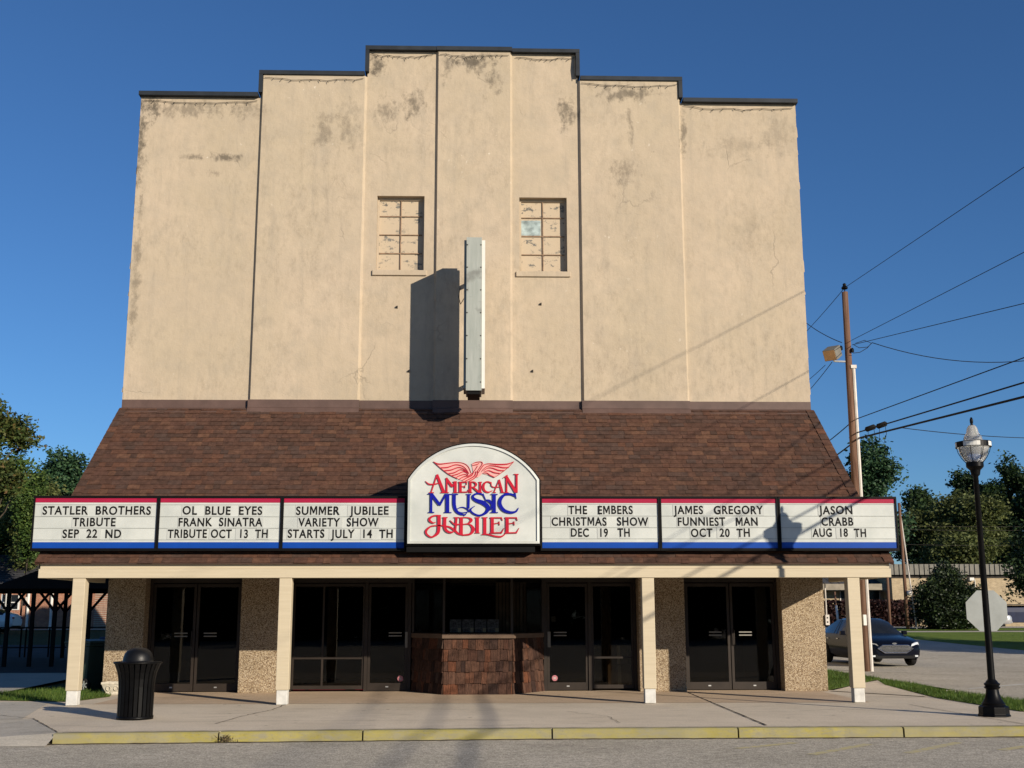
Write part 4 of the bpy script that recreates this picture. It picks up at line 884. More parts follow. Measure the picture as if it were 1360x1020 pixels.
m = MB(); rings = [(.14, 0), (.15, .03), (.145, .05), (.19, .13), (.215, .20), (.23, .21), (.23, .255), (.20, .255), (.18, .2)]
for a, z in rings: m.v += q(a, z)
for i in range(len(rings)-1):
    for j in range(4): m.f.append((i*4+j, i*4+(j+1) % 4, i*4+4+(j+1) % 4, i*4+4+j)); m.m.append(0)
m.f.append(tuple(len(rings)*4-4+j for j in range(4))); m.m.append(0); m.build('bowl', 'planter_stone', PL, bevel=.006)
m = MB()
for s in (-.08, .08):
    P = [(s+.045*math.cos(t), -.160-.022*0-.0, .13+.045*math.sin(t)) for t in [2*math.pi*i/12 for i in range(13)]]; m.tube([(x, y+(.13-z)*.3-.004, z) for x, y, z in P], .008, 5)
m.build('carved_ring', 'planter_stone', PL)
t = thing('outlet_box', 'small pale outlet box on the right edge of the right pier', 'outlet box', (7.69, -.02, 1.38))
MB().box(.002, .09, -.06, .06, 0, .22).build('box', 'conduit', t, bevel=.006); MB().box(.03, .06, -.064, -.0605, .05, .08).box(.03, .06, -.064, -.0605, .14, .17).build('socket', 'sign_black', t)
MB().tube([(.045, 0, .22), (.045, 0, .9)], .015, 6).build('conduit', 'conduit', t)

# ------------------------------------------------------------------ street lamp
LX, LYY = 8.47, -6.45
SLP = thing('street_lamp', 'black cast iron street lamp with clear acorn globe by the kerb', 'street lamp', (LX, LYY, .002)); SLP.scale = (1, 1, .974)
MB().lathe([(.0, 0), (.25, 0), (.25, .02), (.235, .04), (.232, .15), (.20, .17)], n=8, ph=R(22.5)).build('base', 'black_metal', SLP, bevel=.006)
smooth_by_angle(MB().lathe([(.195, .168), (.175, .19), (.18, .205), (.165, .22), (.13, .28), (.105, .36), (.098, .43), (.12, .45), (.13, .465), (.105, .48), (.12, .50), (.125, .52), (.10, .535), (.085, .56), (.06, .59)], n=24).build('pedestal', 'black_metal', SLP), 30)
MB().lathe([(.058, .585), (.055, 1.0), (.042, 3.95), (.05, 3.96), (.05, 4.0), (.06, 4.02)], n=20).build('pole', 'black_metal', SLP, True)
smooth_by_angle(MB().lathe([(.05, 3.96), (.07, 3.98), (.085, 4.06), (.125, 4.10), (.14, 4.12), (.14, 4.19), (.12, 4.20)], n=24).build('fitter', 'black_metal', SLP), 30)
MB().lathe([(.12, 4.19), (.17, 4.25), (.22, 4.34), (.25, 4.45), (.255, 4.53), (.20, 4.56), (.155, 4.58), (.14, 4.64), (.10, 4.70), (.085, 4.78), (.055, 4.83), (.03, 4.84), (0, 4.84)], n=28).build('globe', 'globe', SLP, True)
m = MB().lathe([(.262, 4.45), (.285, 4.45), (.285, 4.545), (.262, 4.545)], n=8, ph=R(10))
m = MB()
for i in range(32):
    a0, a1 = 2*math.pi*i/32, 2*math.pi*(i+1)/32; mi = 0 if (i % 8) in (0, 1, 2) else 1
    for r0, zz0, zz1 in ((.283, 4.455, 4.54),):
        m.add([(r0*math.cos(a0), r0*math.sin(a0), zz0), (r0*math.cos(a1), r0*math.sin(a1), zz0), (r0*math.cos(a1), r0*math.sin(a1), zz1), (r0*math.cos(a0), r0*math.sin(a0), zz1)], [(0, 1, 2, 3)], mi)
        m.add([(.27*math.cos(a0), .27*math.sin(a0), zz0), (.27*math.cos(a1), .27*math.sin(a1), zz0), (.27*math.cos(a1), .27*math.sin(a1), zz1), (.27*math.cos(a0), .27*math.sin(a0), zz1)], [(3, 2, 1, 0)], mi)
m.lathe([(.268, 4.45), (.287, 4.45), (.287, 4.458), (.268, 4.458)], n=32).lathe([(.268, 4.537), (.287, 4.537), (.287, 4.545), (.268, 4.545)], n=32)
m.build('band', ['black_metal', 'white_paint'], SLP)
m = MB()
for i in range(8):
    a = 2*math.pi*i/8+.2; m.tube([(.135*math.cos(a), .135*math.sin(a), 4.19), (.2*math.cos(a), .2*math.sin(a), 4.27), (.25*math.cos(a), .25*math.sin(a), 4.37), (.27*math.cos(a), .27*math.sin(a), 4.455)], .006, 5)
m.build('cage', 'black_metal', SLP)
MB().lathe([(.0, 4.835), (.03, 4.84), (.018, 4.86), (.026, 4.88), (.028, 4.93), (.015, 4.97), (0, 4.98)], n=12).build('finial', 'black_metal', SLP, True)
# stop sign seen from behind
p = at(1310.5, 811, .9)
ST = thing('stop_sign', 'grey back of an octagonal road sign behind the street lamp', 'road sign', (p.x, .9, .0), R(-6))
rad = .485; m = MB().poly_y([(rad*math.cos(R(22.5+45*i)), p.z+rad*math.sin(R(22.5+45*i))) for i in range(8)], 0, .006); m.build('panel', 'sign_back', ST)
MB().box(-.03, .03, .008, .035, -.0, p.z+.38).build('sign_post', 'conduit', ST)
MB().poly_y([(rad*.93*math.cos(R(22.5+45*i)), p.z+rad*.93*math.sin(R(22.5+45*i))) for i in range(8)], .0062, .0075).build('front_face', 'stripe_red', ST)
m = MB()
for z in (-.25, .25): m.box(-.015, .015, -.008, -.0005, p.z+z-.015, p.z+z+.015)
m.build('bolt', 'alu', ST)

# ------------------------------------------------------------------ trees and shrubs
def foliage(blobs, n, per, leaf, seed, spread=.45, inner=.35, flat=0):
    r = np.random.default_rng(seed); B = np.array(blobs, float); vol = B[:, 3]*B[:, 4]*B[:, 5]; pick = r.choice(len(B), n, p=vol/vol.sum())
    d = r.normal(size=(n, 3)); d /= np.linalg.norm(d, axis=1)[:, None]; rad = inner+(1-inner)*r.uniform(0, 1, n)**.6
    C = B[pick, :3]+d*B[pick, 3:]*rad[:, None]*(1+r.normal(0, .10, n))[:, None]
    k = n*per; L_ = np.repeat(C, per, 0)+r.normal(0, spread, (k, 3))*np.array([1, 1, .7])
    a = r.normal(size=(k, 3)); a[:, 2] *= .6; a /= np.linalg.norm(a, axis=1)[:, None]; b = np.cross(a, r.normal(size=(k, 3))); b /= np.linalg.norm(b, axis=1)[:, None]+1e-9
    s = (leaf*r.uniform(.6, 1.4, k))[:, None]; V = np.stack([L_-a*s, L_-b*s*.55, L_+a*s, L_+b*s*.55], 1)
    return V.reshape(-1, 3), np.arange(4*k).reshape(-1, 4), C
def tree(name, label, cat, loc, blobs, mat, n, per, leaf, seed, spread=.45, trunk=.25, group=None, inner=.35, limbs=9):
    t = thing(name, label, cat, loc, 0, group); V, F, C = foliage(blobs, n, per, leaf, seed, spread, inner)
    B = np.array(blobs); r = random.Random(seed); top = B[:, 2].max(); m = MB(); zc = B[:, 2].min()
    P = [(0, 0, -.1)]; nseg = 6
    for i in range(1, nseg+1): P.append((r.uniform(-.12, .12)*i/2, r.uniform(-.12, .12)*i/2, top*i/nseg))
    m.tube(P, [trunk*(1-.8*i/nseg) for i in range(nseg+1)], 9)
    for j in range(limbs):
        c = C[r.randrange(len(C))]; z0 = min(top*.85, max(zc*.5, c[2]*r.uniform(.45, .75))); i = z0/top*nseg; a = Vector(P[int(i)]).lerp(Vector(P[min(nseg, int(i)+1)]), i-int(i)); c = Vector(c)
        mid_ = a.lerp(c, .5)+Vector((r.uniform(-.3, .3), r.uniform(-.3, .3), .2)); m.tube([a, mid_, c], [trunk*.35, trunk*.2, trunk*.06], 6)
    m.build('trunk', 'bark', t, True); np_mesh('crown', V, F, mat, t); return t
def blobs_for(w_, h0, h1, seed, n=7, dep=None):
    r = random.Random(seed); out = []; hh = h1-h0
    for i in range(n):
        f = (i+.5)/n; z = h0+hh*(.12+.78*f); ww = w_*math.sin(math.pi*(.18+.68*f))**.8
        out.append((r.uniform(-.55, .55)*ww, r.uniform(-.5, .5)*ww, z, ww*r.uniform(.38, .6), ww*r.uniform(.38, .6), hh/n*r.uniform(1.0, 1.5)))
    return out
def tree_px(name, label, px0, px1, ptop, pbot, y, mat, seed, n=420, per=26, leaf=.2, nb=7, spread=.45, cat='tree', group=None, inner=.35):
    a, b = at(px0, ptop, y), at(px1, ptop, y); zt_, zb_ = a.z, at(px0, pbot, y).z; g = land(y); cx_ = (a.x+b.x)/2; w_ = (b.x-a.x)/2
    return tree(name, label, cat, (cx_, y, g), blobs_for(w_, max(.2, zb_-g), zt_-g, seed, nb), mat, n, per, leaf, seed, spread, max(.05, w_*.07), group, inner)
tree_px('autumn_tree', 'tree with yellow and orange turning leaves at the far left edge', -70, 52, 522, 690, 34, 'leaf_autumn', 1, 650, 30, .10, 12, .26)
tree_px('broadleaf_tree', 'dark green tree standing just behind the turning autumn tree', -60, 60, 600, 760, 62, 'leaf_mid', 2, 700, 34, .15, 12, .42)
tree_px('broadleaf_tree', 'tall bluish green tree behind the left end of the porch roof', 45, 135, 590, 745, 72, 'leaf_pine', 3, 720, 34, .15, 14, .38)
tree_px('broadleaf_tree', 'dull green tree between the autumn tree and the left letter board', 10, 105, 640, 760, 58, 'leaf_olive', 4, 800, 34, .14, 9, .45)
tree_px('sapling', 'slender yellowish green young tree near the left letter board', 22, 62, 625, 745, 52, 'leaf_mid', 5, 380, 30, .10, 7, .28)
tree_px('low_tree', 'low bright green tree above the grey shingled roof', 0, 62, 690, 770, 66, 'leaf_mid', 6, 420, 30, .13, 6, .42)
tree_px('pine_tree', 'dark pine rising just right of the utility pole', 1096, 1192, 575, 790, 66, 'leaf_pine', 7, 700, 34, .15, 13, .38)
tree_px('willow', 'broad olive green tree behind the tan school roof', 1188, 1350, 652, 790, 84, 'leaf_olive', 8, 1800, 36, .15, 11, .5)
tree_px('oak_tree', 'tall dark tree right of the street lamp globe', 1292, 1378, 600, 790, 98, 'leaf_dark', 9, 780, 32, .19, 14, .42)
tree_px('oak_tree', 'dark tree directly behind the street lamp globe', 1245, 1320, 622, 770, 102, 'leaf_dark', 10, 620, 32, .19, 12, .42)
tree_px('oak_tree', 'low dark tree right of the outermost letter board', 1190, 1262, 645, 780, 100, 'leaf_dark', 11, 650, 32, .2, 8, .5)
tree_px('oak_tree', 'dark tree cut off by the right edge of the photo', 1345, 1460, 622, 800, 94, 'leaf_dark', 12, 620, 32, .19, 12, .42)
a, b = at(1208, 744, 46.5), at(1298, 744, 46.5); g = land(46.5); hw = (b.x-a.x)/2; hs = a.z-g
tree('round_shrub', 'big dark glossy shrub on the lawn before the tan school', 'shrub', ((a.x+b.x)/2, 46.5, g), [(0, 0, hs*.28, hw*.95, hw*.9, hs*.3), (-hw*.35, -.2, hs*.45, hw*.62, hw*.6, hs*.26), (hw*.38, -.2, hs*.42, hw*.6, hw*.6, hs*.24), (0, 0, hs*.66, hw*.55, hw*.5, hs*.22), (.1, 0, hs*.84, hw*.28, hw*.28, hs*.15)], 'leaf_shrub', 1300, 34, .085, 13, .2, .06)
bl = [(0, 0, 4.2, 2.4, 2.4, 1.6), (-1.6, -.6, 3.4, 1.6, 1.6, .9), (-2.3, -.3, 2.6, .8, .9, .8), (1.2, .5, 4.8, 1.8, 1.8, 1.4)]
p = at(1424, 800, 28); tree('street_tree', 'tree reaching in with dark hanging branches at the right edge', 'tree', (p.x, 28, land(28)), bl, 'leaf_dark', 620, 30, .09, 14, .22, .14)

tree('shade_tree', 'spreading tree over the side street, beyond the right edge of the photo', 'tree', (35, 12, 0), [(0, 0, 6.2, 4.6, 4.2, 1.7), (-2.5, 1, 5.0, 3, 3, 1.1), (2.4, -1, 7.2, 3, 3, 1.5)], 'leaf_dark', 900, 24, .2, 31, .4, .28)
# ------------------------------------------------------------------ utility pole, floodlight and cables
UX, UY = 11.32, 8.6
pt = at(1122, 388, UY)
UP = thing('utility_pole', 'tall weathered wooden utility pole beside the right corner of the theatre', 'utility pole', (UX, UY, 0))
H_ = pt.z; tx, ty = pt.x-UX, 0
def on_pole(z): return Vector((UX+tx*z/H_, UY, z))
MB().tube([(0, 0, -.2), (tx*.5, 0, H_*.5), (tx, 0, H_)], [.125, .11, .09], 14).build('shaft', 'pole_wood', UP, True)
zc = at(1130, 490, UY).z
MB().tube([(.15, -.06, 0), (tx*.5+.125, -.06, zc*.5), (tx*zc/H_+.115, -.06, zc)], .055, 8).box(tx*zc/H_+.02, tx*zc/H_+.19, -.13, .02, zc, zc+.1).build('conduit', 'conduit', UP)
MB().tube([(tx, 0, H_), (tx, 0, H_+.12)], .015, 6).lathe([(.09, .10), (.10, .14), (.05, .2), (.055, .25), (.02, .28)], (tx, 0, H_), 12).build('insulator', 'black_metal', UP)
m = MB()
for px, py in ((1117, 463), (1132, 466)):
    q = at(px, py, UY-.12); m.lathe([(.0, -.06), (.05, -.04), (.05, .05), (.02, .09)], (q.x-UX, q.y-UY, q.z), 10)
m.build('spool', 'black_metal', UP)
zl = at(1120, 476, UY).z
fx = on_pole(zl).x-UX
FLD = thing('floodlight', 'square floodlight on a short arm on the utility pole', 'floodlight', (UX+fx-.1, UY, zl))
MB().tube([(0, 0, -.1), (-.35, -.05, -.1), (-.42, -.05, .02)], .03, 8).build('arm', 'alu', FLD)
hd = MB().box(-.2, .2, -.24, .2, -.17, .17).build('lamp_head', 'ribbed_metal', FLD, bevel=.02); hd.location = (-.42, -.15, .13); hd.rotation_euler = (R(28), R(0), R(-42))
MB().box(-.18, .18, -.25, -.243, -.15, .15).build('lens', 'lamp_lens', hd)
m = MB().box(-.04, .05, -.24, -.14, .95, 1.25); m.v = [(v[0]-.02, v[1], v[2]+.35) for v in m.v]; m.build('tag_plate', 'white_paint', UP)
def sag(a, b, s, n=14): return [tuple(a.lerp(b, i/n)+Vector((0, 0, -s*4*(i/n)*(1-i/n)))) for i in range(n+1)]
CG = 'overhead cables on the utility pole'
def cable(label, pts, r, extra=None, group=CG):
    m = MB().tube(pts, r, 6)
    if extra: extra(m)
    return tag(m.build('power_line', 'rubber', None, True), label, 'cable', group)
def toward(px0, py0, px1, py1, x1, far=-46, droop=.9):
    a = at(px0, py0, UY); b = at_x(px1, py1, x1); d = b-a; P = [a.lerp(b, i/8) for i in range(9)]
    rest = far-b.y; sl_ = d.z/d.y; P = [tuple(p) for p in P]
    for i in range(1, 9):
        t = i/8; y = b.y+rest*t; P.append((b.x+(b.x-a.x)/(b.y-a.y)*rest*t*.3, y, b.z+sl_*rest*t*(1-t*.9)+droop*t*t)); 
    return P
cable('top wire from the pole tip rising to the upper right corner', toward(1122, 382, 1360, 222, 11.9), .008)
cable('wire from below the pole tip slanting up to the right edge', toward(1131, 452, 1360, 335, 11.7), .008)
cable('second slanting wire from the pole, ending lower on the right edge', toward(1132, 458, 1360, 403, 11.5), .009)
cable('highest of the three lower cables that climb to the right edge', toward(1136, 557, 1360, 475, 11.9), .013)
cable('middle of the three lower cables that climb to the right edge', toward(1137, 575, 1360, 508, 11.6), .019)
def splice(m):
    for f in (.06, .13):
        pass
cable('lowest and thickest cable that climbs to the right edge', toward(1140, 582, 1360, 527, 11.4), .027)
cable('thin wire sagging level from the pole to the right edge', sag(at(1158, 455, UY), at(1400, 474, 7), .35), .012)
cable('thin low wire passing behind the street lamp globe', sag(at(1196, 568, 9), at(1420, 582, 14), .1), .012)
cable('wire dropping left from the pole tip behind the theatre', sag(at(1122, 382, UY), at(1040, 470, 30), .1), .010)
cable('wire from the pole climbing left to the theatre side wall', sag(at(1118, 455, UY), at(1060, 420, 16), .1), .012)
cable('wire going down left from the floodlight to the theatre', sag(at(1105, 481, UY), at(1060, 534, 18), .05), .011)
cable('thinner wire going down left beside the floodlight', sag(at(1096, 485, UY), at(1050, 522, 22), .05), .009)
cable('upper cable dropping left from the pole behind the shingled roof', sag(at(1135, 557, UY), at(1060, 612, 24), .1), .016)
cable('lower cable dropping left from the pole behind the shingled roof', sag(at(1138, 584, UY), at(1060, 634, 24), .1), .022)
for px, py, lb_ in ((1156, 569, 'left splice case hanging on the cables by the pole'), (1171, 565, 'right splice case hanging on the cables by the pole')):
    a, b = at(px-7, py+2, UY-.9), at(px+7, py-3, UY-1.1); d = b-a
    t = thing('splice_case', lb_, 'splice case', a, 0, 'splice cases on the cables'); MB().tube([(0, 0, 0), tuple(d*.12), tuple(d*.88), tuple(d)], [.03, .075, .075, .03], 10).build('case', 'rubber', t, True)
    MB().tube([tuple(d*.3), tuple(d*.2+Vector((0, 0, -.35))), tuple(d*.6+Vector((0, 0, -.55))), tuple(d*.9+Vector((0, 0, -.3))), tuple(d*.8)], .008, 5).build('drip_loop', 'rubber', t)
m = MB().tube([tuple(at(a, b, UY-.2)) for a, b in ((1134, 458), (1141, 462), (1152, 461), (1158, 456), (1148, 452), (1136, 456))], .010, 5).tube([tuple(at(a, b, UY-.2)) for a, b in ((1133, 469), (1142, 468), (1152, 462), (1157, 456))], .010, 5)
tag(m.build('slack_wire', 'rubber'), 'slack looped wires hanging beside the pole below its tip', 'wire')
for i, (py, lb_) in enumerate(((697, 'upper far wire crossing before the olive tree'), (702, 'middle far wire crossing before the olive tree'), (722, 'lowest far wire crossing before the olive tree'))):
    tag(MB().tube(sag(at(1120, py-2, 56), at(1420, py+1, 60), .15), .010, 5).build('power_line', 'olive_dark'), lb_, 'cable', 'far wires before the trees')

# ------------------------------------------------------------------ cars
def sedan(label, loc, rz, paint, group=None):
    t = thing('parked_car', label, 'car', loc, rz, group)
    STN = [(-2.44, .60, .34, .58, .50, .63), (-2.36, .80, .24, .66, .62, .72), (-2.15, .895, .2, .74, .72, .80), (-1.8, .92, .2, .82, .75, .875), (-1.4, .925, .2, .88, .76, .93), (-1.02, .925, .2, .92, .75, .985), (-.65, .925, .2, .94, .70, 1.20), (-.28, .925, .2, .955, .645, 1.385), (.1, .925, .2, .965, .62, 1.46), (.55, .925, .2, .975, .61, 1.475), (1.0, .925, .2, .985, .61, 1.43), (1.45, .92, .2, .99, .64, 1.31), (1.9, .91, .22, 1.0, .70, 1.13), (2.25, .86, .3, .98, .70, 1.05), (2.42, .74, .4, .9, .6, .95)]
    def ring(s):
        y, w_, zb_, ze, wr, zt_ = s; h = [(w_*.86, zb_), (w_*.985, zb_+.12), (w_, (zb_+ze)/2), (w_*.985, ze-.06), (w_*.955, ze), (wr+.02, zt_-.05), (wr*.86, zt_-.012), (wr*.45, zt_+.004), (0, zt_+.012)]
        return [(x, y, z) for x, z in h]+[(-x, y, z) for x, z in h[-2::-1]]
    rg = [ring(s) for s in STN]; n = len(rg[0]); body = MB(); gls = {q: MB() for q in ('windscreen', 'rear_window', 'right_window', 'left_window')}
    for mb_ in (body, *gls.values()): mb_.v = [v for r_ in rg for v in r_]
    for i in range(len(rg)-1):
        for j in range(n-1):
            f = (i*n+j, i*n+j+1, (i+1)*n+j+1, (i+1)*n+j); jj = min(j, n-2-j)
            side = jj == 4 and 6 <= i <= 11; shield = jj >= 5 and (5 <= i <= 7 or 10 <= i <= 11)
            tgt = gls['windscreen' if i < 9 else 'rear_window'] if shield else gls['right_window' if j < n/2 else 'left_window'] if side else body
            tgt.f.append(f)
    body.f += [tuple(range(n)), tuple((len(rg)-1)*n+k_ for k_ in range(n-1, -1, -1))]
    for mb_ in (body, *gls.values()): mb_.m = [0]*len(mb_.f)
    b = smooth_by_angle(body.build('body', paint, t), 50); [g_.build({'windscreen': 'windscreen', 'rear_window': 'rear_window'}.get(q_, 'side_window'), 'window_dark', t, True) for q_, g_ in gls.items()]
    m = MB()
    for s in (-1, 1):
        for y in (.42,): m.add([(s*.935, y-.03, .97), (s*.935, y+.03, .97), (s*.645, y+.03, 1.44), (s*.645, y-.03, 1.44)], [(0, 1, 2, 3) if s > 0 else (3, 2, 1, 0)])
    m.build('pillar', 'rubber', t)
    for s in (-1, 1):
        for y in (-1.46, 1.40):
            wh = MB().lathe([(.2, -.10), (.31, -.10), (.335, -.07), (.335, .07), (.31, .10), (.2, .10)], (s*.855, y, .335), 24, axis='x').build('wheel', 'rubber', t, True)
            mm = MB().lathe([(0, s*.085), (.06, s*.095), (.2, s*.095), (.215, s*.102), (.215, s*.08), (0, s*.06)], (s*.855, y, .335), 20, axis='x'); mm.build('rim', 'car_silver', wh, True)
        MB().box(s*.93-.0, s*.93+s*.0+.001, -.5, -.499, .9, .901) if False else None
        mr = MB().box(min(s*.95, s*1.1), max(s*.95, s*1.1), -.72, -.58, .94, 1.07).box(min(s*.9, s*.955), max(s*.9, s*.955), -.66, -.62, .94, .97).build('mirror', paint, t, bevel=.03)
        P = [(s*.50, -2.425, .60), (s*.80, -2.325, .66), (s*.845, -2.17, .735), (s*.78, -2.25, .745), (s*.56, -2.40, .69)]
        MB().add(P+[(x*.96, y+.12, z) for x, y, z in P], [(0, 1, 2, 3, 4) if s > 0 else (4, 3, 2, 1, 0)]+[((i, 5+i, 5+(i+1) % 5, (i+1) % 5)) for i in range(5)]).build('headlight', 'lens', t)
        MB().box(s*.62-.12, s*.62+.12, 2.36, 2.44, .78, .88).build('taillight', 'stripe_red', t)
        for y in (.05, 1.0): MB().box(min(s*.925, s*.945), max(s*.925, s*.945), y, y+.16, .80, .825).build('door_handle', 'chrome', t)
    hexg = [(-.56, .56), (-.34, .42), (.34, .42), (.56, .56), (.40, .655), (-.40, .655)]
    gr = MB().poly_y(hexg, -2.472, -2.40).build('grille', 'rubber', t); m = MB()
    for i in range(6):
        z = .445+.036*i; e_ = .34+.2*min(1, (z-.42)/.14) if z < .56 else .56-.16*(z-.56)/.095; m.box(-e_, e_, -2.485, -2.473, z-.008, z+.008)
    n = 6; m.tube([(x, -2.478, z) for x, z in hexg+[hexg[0]]], .014, 5); m.build('grille_bar', 'chrome', gr)
    m = MB(); m.poly_y([(.075*math.cos(a_), .70+.03*math.sin(a_)) for a_ in [2*math.pi*i/14 for i in range(14)]], -2.415, -2.36); m.build('emblem', 'chrome', t)
    MB().box(-.62, .62, -2.43, -2.30, .25, .37).build('bumper_grille', 'rubber', t)
    MB().box(-.72, -.62, -2.42, -2.33, .30, .35).box(.62, .72, -2.42, -2.33, .30, .35).build('fog_lamp', 'lens', t)
    return t
sedan('dark blue sedan with wide chrome grille parked in the side street', (13.0, 13.55, .02), R(2), 'car_paint')
p = at(6, 826, 44); sedan('white car parked before the red brick building', (p.x-1.7, 44, land(44)), R(-90), 'car_white')
p = at(1338, 822, 51); sedan('silver car parked by the tan school, mostly behind the road sign', (p.x-2.2, 51.5, land(51.5)), R(90), 'car_silver')
p = at(1342, 822, 53)
DM = thing('dumpster', 'dark blue steel dumpster by the tan school wall', 'dumpster', (p.x+1.2, 55.2, land(55)))
MB().poly_x([(-.8, .25), (-.95, .95), (-.95, 1.25), (.9, 1.4), (.9, .25)], -1.15, 1.9).build('container', 'navy_steel', DM, bevel=.03); MB().box(-1.1, 1.85, -.85, .85, 1.42, 1.47).build('lid', 'rubber', DM)
MB().box(-1.1, -.9, -.7, .7, 0, .25).box(1.6, 1.8, -.7, .7, 0, .25).build('skid', 'rubber', DM)

# ------------------------------------------------------------------ tan school on the right
G = land(58); SYD = 58
def ax(px, y=SYD): return at(px, 800, y).x
def az(py, y=SYD, px=1270): return at(px, py, y).z
SB = thing('school_building', 'long tan brick building with a brown ribbed metal roof band', 'building', (0, 0, 0))
x0, x1, xw = ax(1186), ax(1500), ax(1010)
MB().box(x0, x1, SYD, SYD+16, G-.6, az(766)).build('wall', 'tan_brick', SB)
m = MB(); m.box(x0-.3, x1, SYD-.35, SYD+16, az(763.5), az(749.5)); x = x0-.25
while x < x1-.1: m.box(x, x+.05, SYD-.41, SYD-.352, az(763.5)+.002, az(749.5)-.002); x += .36
m.build('roof_band', 'ribbed_metal', SB)
MB().box(x0-.1, x1, SYD-.06, SYD-.002, az(767.5), az(763.5)-.003).build('soffit', 'olive_dark', SB)
WY = SYD+2; wz = lambda py: at(1150, py, WY).z
MB().box(xw, x0-.01, WY, WY+12, G-.6, wz(784)).build('wing_wall', 'tan_brick', SB)
m = MB().box(xw, x0-.01, WY-1.4, WY-1.25, wz(784), wz(776)); m.build('wing_fascia', 'wing_beige', SB)
m = MB(); x = xw
m.add([(xw, WY-1.24, wz(777)), (x0-.35, WY-1.24, wz(777)), (x0-.35, WY+5, wz(748)), (xw, WY+5, wz(748))], [(0, 1, 2, 3)])
while x < x0-.5: m.add([(x, WY-1.23, wz(777)+.06), (x+.07, WY-1.23, wz(777)+.06), (x+.07, WY+5, wz(748)+.06), (x, WY+5, wz(748)+.06)], [(0, 1, 2, 3)]); x += .55
m.build('wing_roof', 'grey_shingle', SB)
for a, b in ((1117, 1124), (1154, 1168), (1082, 1092)):
    wd = MB().box(ax(a, WY), ax(b, WY), WY-.03, WY-.002, wz(799), wz(785)).build('window', 'window_dark', SB); MB().box(ax(a, WY)-.07, ax(a, WY)-.002, WY-.05, WY-.003, wz(799), wz(785)).box(ax(b, WY)+.002, ax(b, WY)+.07, WY-.05, WY-.003, wz(799), wz(785)).box(ax(a, WY)-.07, ax(b, WY)+.07, WY-.06, WY-.004, wz(800.5), wz(799)-.003).build('frame', 'conduit', wd)
q = at(1291, 769, SYD-.3); m = MB().box(q.x-.15, q.x+.15, SYD-.3, SYD-.02, q.z-.1, q.z+.1).tube([(q.x+.3, SYD-.03, q.z), (q.x+.32, SYD-.03, G)], .03, 6); m.build('wall_lamp', 'white_paint', SB)
HD = thing('hedge', 'clipped reddish brown hedge along the wing of the tan school', 'hedge', (0, 0, G)); hy = 56.5
hx0, hx1 = ax(1088, hy), ax(1212, hy); ht = at(1150, 797, hy).z-G; r = np.random.default_rng(4); kk = 9000
Pn = r.uniform([hx0, hy-.6, .0], [hx1, hy+.6, ht], (kk, 3)); a = r.normal(size=(kk, 3)); a /= np.linalg.norm(a, axis=1)[:, None]; b = np.cross(a, r.normal(size=(kk, 3))); b /= np.linalg.norm(b, axis=1)[:, None]; s = .09*r.uniform(.6, 1.4, kk)[:, None]
np_mesh('foliage', np.stack([Pn-a*s, Pn-b*s*.7, Pn+a*s, Pn+b*s*.7], 1).reshape(-1, 3), np.arange(4*kk).reshape(-1, 4), 'leaf_red', HD)
m = MB(); x = hx0+.3
while x < hx1: m.tube([(x, hy, -.1), (x+.05, hy, ht*.9)], .04, 5); x += .8
m.build('stem', 'bark', HD)
# posts between the hedge and the road
a, b = gnd(1206, 836), at(1195, 668, 50)
t = thing('utility_pole', 'leaning wooden pole with a pale guard beside the big shrub', 'utility pole', (a.x, a.y, land(a.y))); bb = at(1194, 668, a.y)
v = Vector((bb.x-a.x, 0, bb.z-land(a.y))); MB().tube([(0, 0, -.1), tuple(v)], [.11, .085], 10).build('shaft', 'pole_wood', t, True)
MB().tube([(.55, 0, 0), tuple(v*.32+Vector((.36, 0, 0))), tuple(v*.93+Vector((.02, 0, 0)))], .045, 6).build('guy_guard', 'conduit', t)
MB().lathe([(.0, -.15), (.17, -.1), (.17, .15), (0, .2)], tuple(v*.28+Vector((.2, -.15, 0))), 10).build('meter', 'conduit', t, True)
for px0_, py0_, px1_, py1_, yy, nm, lb_, r0 in ((1181.5, 822, 1177, 742, 53, 'wooden_post', 'bare wooden post in front of the reddish hedge', .11), (1113, 822, 1108.5, 786, 52, 'marker_post', 'short post with white lower half at the left end of the hedge', .07)):
    a, b = at(px0_, py0_, yy), at(px1_, py1_, yy); g = land(yy); t = thing(nm, lb_, 'post', (a.x, yy, g)); v = Vector((b.x-a.x, 0, b.z-g))
    MB().tube([(0, 0, -.05), tuple(v)], [r0, r0*.85], 8).build('shaft', 'pole_wood', t, True)
    if nm == 'marker_post': MB().tube([(0, -.02, .05), tuple(v*.62+Vector((0, -.02, 0)))], r0*1.06, 8).build('white_sleeve', 'white_paint', t, True)

